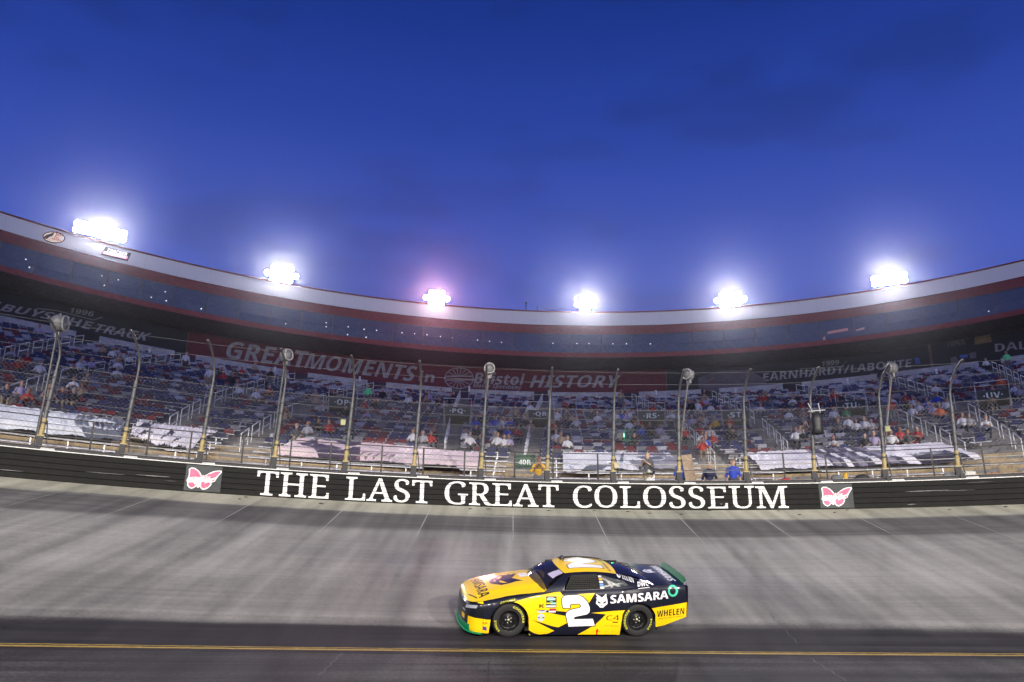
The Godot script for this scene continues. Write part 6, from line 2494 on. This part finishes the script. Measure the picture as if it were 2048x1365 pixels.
func people() -> void:
	var taken := {}
	var seated := func(px: float, py: float, shirt: int, pose_: String) -> void:
		var h := stand_hit(px, py, 0.95)
		var i := int(round(h.y * (ROWS - 1)))
		if i < 2 or i > ROWS - 1:
			return
		var s := float(i) / (ROWS - 1)
		if in_tarp(h.x, s):
			return
		var key := "%d %d" % [i, int(round(h.x * 110.0))]
		if taken.has(key):
			return
		taken[key] = true
		var look := rng.randi_range(0, 29)
		var how: String = {"sit": "sitting upright", "lean": "leaning forward", "phone": "with raised hands", "stand": "standing"}[pose_]
		var at := sp(h.x, s, 0.0)
		if pose_ != "stand":
			at += Vector3(0, -0.02, 0)
		else:
			at = sp(h.x, s - 0.35 / (ROWS - 1), 0.0)
			at.y = EY + lerpf(H0, H1, s)
		var sc := rng.randf_range(0.86, 0.98)
		# the lettered tunnel mouth that is nearest
		var near := "PQ"
		var far := 1e9
		var over := "above"
		for k in SIGNS:
			var sg := stand_hit(SIGNS[k][0], SIGNS[k][1], 1.25)
			var dd := absf(sg.x - h.x) * 60.0 + absf(sg.y - s) * 12.0
			if dd < far:
				far = dd
				near = k
				over = "above" if s > sg.y + 0.06 else ("below" if s < sg.y - 0.06 else "beside")
		var label := "spectator in a %s shirt %s, %s the %s tunnel" % [SHIRTS[shirt][0], how, over, near]
		var o := person(at, h.x + rng.randf_range(-0.35, 0.35), pose_, shirt, look, label, "spectators on the grandstand, %s the %s tunnel" % [over, near])
		o.scale = Vector3.ONE * sc
	# those one can make out: pixel, shirt, pose
	for q in [[12, 785, 6, "sit"], [42, 777, 11, "sit"], [55, 790, 4, "lean"], [125, 787, 6, "sit"], [147, 790, 3, "sit"], [77, 660, 11, "sit"], [98, 782, 10, "sit"], [146, 740, 3, "sit"], [232, 745, 0, "lean"], [160, 726, 0, "sit"], [182, 726, 11, "sit"], [225, 704, 0, "sit"], [240, 714, 2, "sit"], [248, 716, 0, "sit"], [370, 725, 0, "stand"], [378, 727, 11, "sit"], [417, 760, 0, "stand"], [443, 740, 3, "sit"], [446, 751, 4, "sit"], [461, 772, 3, "stand"], [478, 778, 0, "sit"], [512, 786, 0, "sit"], [535, 782, 4, "lean"], [490, 745, 6, "sit"], [510, 732, 10, "sit"], [540, 755, 3, "stand"],
			[571, 829, 10, "phone"], [593, 858, 2, "sit"], [615, 858, 1, "sit"], [634, 852, 3, "lean"], [658, 848, 4, "sit"], [632, 797, 10, "sit"], [690, 822, 3, "sit"], [735, 795, 12, "stand"], [748, 796, 10, "sit"], [764, 802, 3, "stand"], [730, 806, 4, "sit"], [857, 823, 3, "sit"], [867, 823, 2, "sit"], [826, 871, 0, "sit"], [846, 868, 1, "sit"], [862, 871, 4, "sit"], [868, 869, 3, "sit"], [887, 818, 3, "lean"],
			[936, 827, 1, "sit"], [952, 840, 5, "sit"], [964, 838, 3, "sit"], [990, 843, 5, "sit"], [1005, 843, 0, "phone"], [1019, 843, 5, "lean"], [1037, 840, 2, "sit"], [1051, 842, 3, "sit"], [1060, 825, 0, "stand"], [1054, 803, 0, "sit"], [1063, 802, 3, "sit"], [932, 872, 0, "sit"], [940, 878, 0, "sit"], [962, 878, 6, "sit"], [952, 866, 3, "sit"], [995, 881, 0, "sit"], [1008, 876, 0, "sit"], [1017, 881, 11, "sit"], [1016, 860, 5, "sit"], [1034, 862, 4, "lean"], [1003, 858, 3, "sit"], [1106, 824, 3, "sit"], [1115, 827, 0, "sit"], [1124, 828, 3, "sit"], [1132, 829, 2, "phone"], [1105, 850, 4, "sit"], [1112, 866, 0, "sit"], [1122, 878, 10, "sit"], [1135, 879, 0, "sit"], [1183, 831, 2, "sit"], [1195, 833, 0, "sit"], [1232, 830, 0, "sit"], [1245, 831, 5, "sit"], [1257, 828, 0, "sit"], [1259, 848, 0, "sit"], [1268, 838, 3, "sit"], [1275, 843, 4, "sit"], [1285, 842, 4, "sit"], [1300, 856, 3, "sit"], [1318, 860, 11, "sit"], [1304, 815, 4, "sit"], [1242, 800, 10, "stand"],
			[1383, 825, 3, "stand"], [1396, 824, 0, "stand"], [1402, 806, 4, "sit"], [1421, 813, 0, "sit"], [1358, 835, 2, "sit"], [1384, 842, 11, "sit"], [1404, 874, 0, "sit"], [1425, 873, 4, "sit"], [1430, 842, 9, "sit"], [1460, 842, 4, "lean"], [1420, 860, 0, "sit"], [1460, 858, 3, "sit"], [1400, 858, 4, "sit"], [1465, 868, 3, "sit"],
			[1592, 869, 0, "sit"], [1606, 866, 3, "sit"], [1603, 812, 4, "lean"], [1607, 826, 10, "sit"], [1669, 800, 4, "stand"], [1692, 823, 8, "sit"], [1680, 796, 3, "sit"], [1753, 784, 3, "sit"], [1593, 795, 3, "sit"], [1527, 796, 4, "sit"], [1537, 795, 2, "sit"], [1548, 793, 3, "sit"], [1697, 845, 0, "sit"], [1712, 845, 0, "sit"], [1729, 845, 0, "sit"], [1742, 843, 1, "sit"], [1676, 848, 2, "sit"], [1730, 877, 3, "sit"], [1748, 875, 11, "sit"], [1767, 876, 1, "sit"], [1783, 876, 0, "sit"], [1800, 866, 4, "sit"], [1816, 871, 2, "sit"], [1836, 862, 4, "lean"], [1824, 822, 0, "sit"], [1855, 806, 5, "sit"], [1812, 808, 3, "sit"], [1838, 812, 0, "sit"], [1880, 824, 7, "sit"], [1893, 805, 0, "sit"], [1872, 776, 0, "sit"], [1858, 776, 3, "sit"], [1784, 824, 4, "stand"], [1925, 838, 0, "sit"], [1938, 836, 1, "sit"], [1970, 844, 0, "lean"], [2003, 772, 7, "stand"], [1987, 788, 4, "sit"], [2030, 775, 0, "sit"], [2038, 778, 1, "sit"], [2016, 726, 12, "stand"], [1960, 795, 8, "sit"]]:
		seated.call(q[0], q[1], q[2], q[3])
	# looser groups
	for q in [[880, 800, 34, 10, 14], [770, 800, 45, 10, 10], [980, 845, 60, 30, 14], [1130, 830, 40, 22, 14], [1270, 850, 50, 30, 16], [1390, 850, 70, 35, 22], [1420, 805, 40, 12, 8], [1650, 850, 80, 20, 8], [1800, 800, 90, 20, 14], [1960, 800, 70, 40, 8], [480, 745, 70, 18, 10], [230, 715, 60, 15, 10], [60, 720, 60, 30, 8], [150, 760, 80, 20, 7], [700, 830, 70, 30, 6], [650, 790, 40, 12, 6], [1530, 800, 50, 12, 8], [1580, 840, 60, 20, 6]]:
		for k in int(q[4] * 0.6):
			var pick: int = [0, 0, 1, 2, 3, 3, 4, 6, 10, 11, 1, 5][rng.randi_range(0, 11)]
			seated.call(q[0] + rng.randfn() * q[2] * 0.6, q[1] + rng.randfn() * q[3] * 0.6, pick, ["sit", "sit", "lean", "phone"][rng.randi_range(0, 3)])
	# people on the walkway behind the fence
	var on_walk := func(px: float, depth: float, pose_: String, shirt: int, look: int, label: String, turn := 0.0) -> Node3D:
		var az := az_of(px, 940)
		return person(cp(az, dwall(az, RW + 0.9) + depth, 6.0), az + turn, pose_, shirt, look, label, "")
	on_walk.call(1077, 1.3, "work", 9, 7, "marshal in a yellow top standing with raised hands behind the fence")
	var ph: Node3D = on_walk.call(1296, 0.25, "work", 2, 2, "photographer in grey aiming a camera over the wall beside a post", 0.5)
	on_walk.call(1362, 1.4, "stand", 5, 8, "person in a royal blue shirt standing by the fence post", -0.6)
	on_walk.call(1373, 2.0, "stand", 5, 11, "person in a blue shirt standing behind the wooden board", 0.9)
	on_walk.call(1418, 2.1, "stand", 6, 6, "person in a navy shirt standing in the stair mouth behind the fence")
	on_walk.call(1466, 1.6, "stand", 5, 17, "person in a royal blue shirt and tan trousers standing behind the fence")


# ------------------------------------------------------------------ things along the wall
func small_things() -> void:
	var black := grain("kit black", 0.012, 0.012, 0.013, 0.5)
	var at_wall := func(px: float, py: float, depth: float) -> Vector3:
		var az := az_of(px, py)
		var d := dwall(az, RW + 0.9) + depth
		return cp(az, d, d * tan_of(px, py))
	# camera with a long lens, held by the photographer
	var az := az_of(1303, 940)
	var p: Vector3 = at_wall.call(1305, 945, 0.0)
	var o := thing("camera_body", "black camera with a long pale lens held by the photographer at the wall", "camera", p)
	var m := MB.new()
	m.box(Transform3D(Basis(Vector3.UP, -az - 0.6), Vector3.ZERO), Vector3(0.16, 0.14, 0.1))
	part(o, "body", m.mesh(), black)
	m = MB.new()
	m.lathe(Transform3D(Basis(Vector3.UP, -az - 0.6) * Basis(Vector3(1, 0, 0), PI * 0.5), Vector3.ZERO), [Vector2(0.045, 0.05), Vector2(0.05, 0.12), Vector2(0.06, 0.2), Vector2(0.065, 0.27), Vector2(0.001, 0.26)], 12)
	part(o, "lens", m.mesh(), grain("lens pale", 0.5, 0.5, 0.48, 0.4))
	# signal light on a post, edged in green
	p = at_wall.call(1241, 873, -0.3)
	o = thing("signal_light", "black signal box with a green lit edge clamped high on a fence post", "signal light", p)
	m = MB.new()
	m.box(Transform3D(Basis(Vector3.UP, -az), Vector3.ZERO), Vector3(0.26, 0.22, 0.2))
	m.box(Transform3D(Basis(Vector3.UP, -az), Vector3(0, -0.13, 0)), Vector3(0.14, 0.1, 0.12))
	part(o, "housing", m.mesh(), black)
	m = MB.new()
	m.box(Transform3D(Basis(Vector3.UP, -az), Vector3(0.135, 0.02, 0.06)), Vector3(0.014, 0.17, 0.1))
	part(o, "green_light", m.mesh(), glow("signal green", 0.05, 0.9, 0.4, 1.4))
	var gl := OmniLight3D.new()
	gl.name = "green_lamp"
	o.add_child(gl)
	gl.position = Vector3(0.2, 0.02, 0.12)
	gl.light_color = Color(0.1, 1.0, 0.55)
	gl.light_energy = 0.25
	gl.light_size = 0.05
	gl.omni_range = 20.0
	gl.omni_attenuation = 2.0
	gl.shadow_enabled = true
	# remote camera in a black cover on the twelfth post
	p = at_wall.call(1634, 846, -0.3)
	o = thing("covered_camera", "remote camera in a hanging black cover under a white bracket on a fence post", "camera", p)
	m = MB.new()
	m.lathe(Transform3D(), [Vector2(0.04, 0.42), Vector2(0.2, 0.36), Vector2(0.24, 0.1), Vector2(0.2, -0.2), Vector2(0.26, -0.42), Vector2(0.08, -0.46)], 9)
	part(o, "cover", m.mesh(), black)
	m = MB.new()
	for k in [-1.0, 1.0]:
		m.tube([Vector3(k * 0.14, 0.38, 0.1), Vector3(k * 0.2 - 0.1, 0.75, 0.1)], 0.022, 6)
	m.tube([Vector3(-0.3, 0.42, 0.1), Vector3(0.34, 0.48, 0.1)], 0.025, 6)
	part(o, "bracket", m.mesh(), grain("bracket white", 0.3, 0.3, 0.3, 0.4))
	# small boxes strapped to posts
	var words := ["small yellow green box strapped to the post in front of the empty seats", "small pale box on the post above the wide striped tarpaulin", "pale plastic box on the post in front of the flat white tarpaulin"]
	var id := 0
	for q in [[686, 846, 0.24, 0.24, 0.1], [1776, 859, 0.24, 0.24, 0.1], [1233, 932, 0.4, 0.33, 0.2]]:
		p = at_wall.call(q[0], q[1], -0.35)
		m = MB.new()
		var a2 := az_of(q[0], q[1])
		m.box(Transform3D(Basis(Vector3.UP, -a2), Vector3.ZERO), Vector3(0.17, 0.19, 0.1))
		m.box(Transform3D(Basis(Vector3.UP, -a2), Vector3(0, 0.1, 0)), Vector3(0.19, 0.025, 0.12))
		var b := part(self, numbered("junction_box"), m.mesh(), grain("box %d" % id, q[2], q[3], q[4], 0.5))
		b.position = p
		tag(b, words[id], "box", "boxes strapped to the fence posts")
		id += 1
	# loose gear on the wall top towards the right
	var lump := func(called: String, label: String, cat: String, px: float, py: float, size: Vector3, col: Array, sd: int) -> void:
		var q: Vector3 = at_wall.call(px, py, 0.15)
		q.y = EY + HW + WALL + 0.245
		var nz := noise(sd, 1.0, 2)
		var mb := MB.new()
		var g := []
		for i in 9:
			var row := []
			var ph := lerpf(0.0, PI * 0.5, i / 8.0)
			for k in 15:
				var a := TAU * k / 14
				var c := Vector3(cos(a) * sin(PI * 0.5 - ph * 0.98), sin(ph), sin(a) * sin(PI * 0.5 - ph * 0.98))
				var f := 1.0 + 0.35 * nz.get_noise_3d(cos(a) * 2, i * 0.4, sin(a) * 2)
				row.append(Vector3(signf(c.x) * pow(absf(c.x), 0.6) * size.x * f, c.y * size.y * f, signf(c.z) * pow(absf(c.z), 0.6) * size.z * f))
			g.append(row)
		mb.grid(g, [], true)
		var b := part(self, numbered(called), mb.mesh(), grain("gear %s" % called + str(sd), col[0], col[1], col[2], 0.7, 0.3, 0.4))
		b.position = q
		b.rotation.y = -az_of(px, py)
		tag(b, label, cat)
	lump.call("gear_bag", "red soft gear bag lying on the wall top between two posts", "bag", 1571, 950, Vector3(0.2, 0.15, 0.12), [0.25, 0.012, 0.02], 1)
	lump.call("gear_bag", "grey domed bag with pale panels on the wall top beside a yellow can", "bag", 1673, 943, Vector3(0.24, 0.24, 0.14), [0.1, 0.11, 0.11], 2)
	lump.call("fuel_can", "yellow can standing on the wall top beside the grey bag", "can", 1690, 938, Vector3(0.08, 0.3, 0.07), [0.5, 0.3, 0.03], 3)
	lump.call("rolled_cover", "dark rolled cover slumped over the wall top near the second emblem", "cover", 1722, 945, Vector3(0.28, 0.22, 0.14), [0.02, 0.02, 0.022], 4)
	lump.call("gear_case", "pale grey case at the foot of the last bright post", "case", 1934, 934, Vector3(0.28, 0.22, 0.16), [0.5, 0.5, 0.46], 5)
	lump.call("grey_cover", "grey crumpled cover heaped on the wall top beside the pale case", "cover", 1905, 934, Vector3(0.4, 0.2, 0.18), [0.2, 0.2, 0.19], 6)
	lump.call("orange_hose", "coil of orange hose on the wall top at the right end", "hose", 1986, 937, Vector3(0.3, 0.1, 0.12), [0.6, 0.16, 0.02], 7)
	lump.call("baseball_hat", "small yellow hat lying on the wall top by a post", "hat", 1621, 955, Vector3(0.08, 0.07, 0.06), [0.65, 0.5, 0.02], 8)
	lump.call("yellow_bucket", "small yellow bucket beside the orange hose", "bucket", 1949, 935, Vector3(0.08, 0.1, 0.07), [0.6, 0.45, 0.02], 9)
	lump.call("white_pack", "white and black camera pack propped under the photographer", "pack", 1300, 955, Vector3(0.16, 0.2, 0.1), [0.5, 0.5, 0.5], 10)
	# wooden board leaning by the stair mouth
	var wa := az_of(1380, 935)
	p = cp(wa, dwall(wa, RW + 0.9) + 1.1, 6.0)
	m = MB.new()
	m.box(Transform3D(Basis(Vector3.UP, -wa) * Basis(Vector3(0, 0, 1), 0.12) * Basis(Vector3(1, 0, 0), -0.12), Vector3(0, 0.95, 0)), Vector3(0.42, 1.9, 0.05))
	var wb := part(self, "wooden_board", m.mesh(), grain("weathered wood", 0.3, 0.22, 0.15, 0.85, 0.4, 0.5))
	wb.position = p
	tag(wb, "tall weathered wooden board leaning behind the fence beside a blue shirted person", "board")
	# green stair sign at the foot of the central stair
	p = at_wall.call(1050, 925, 2.0)
	o = thing("stair_sign", "dark green board with pale letters at the foot of the central stair", "sign", p)
	m = MB.new()
	var ga := az_of(1050, 925)
	m.box(Transform3D(Basis(Vector3.UP, -ga), Vector3.ZERO), Vector3(0.85, 0.6, 0.05))
	part(o, "sign_board", m.mesh(), grain("sign green", 0.012, 0.06, 0.03, 0.6))
	m = MB.new()
	letters(m, "40R", "sans_bold", func(u: float, v: float) -> Vector3: return Basis(Vector3.UP, -ga) * Vector3(-0.26 + u * 0.5, -0.1 + v * 0.2, 0.032))
	part(o, "lettering", m.mesh(), grain("tunnel letters", 0.55, 0.6, 0.58, 0.6))
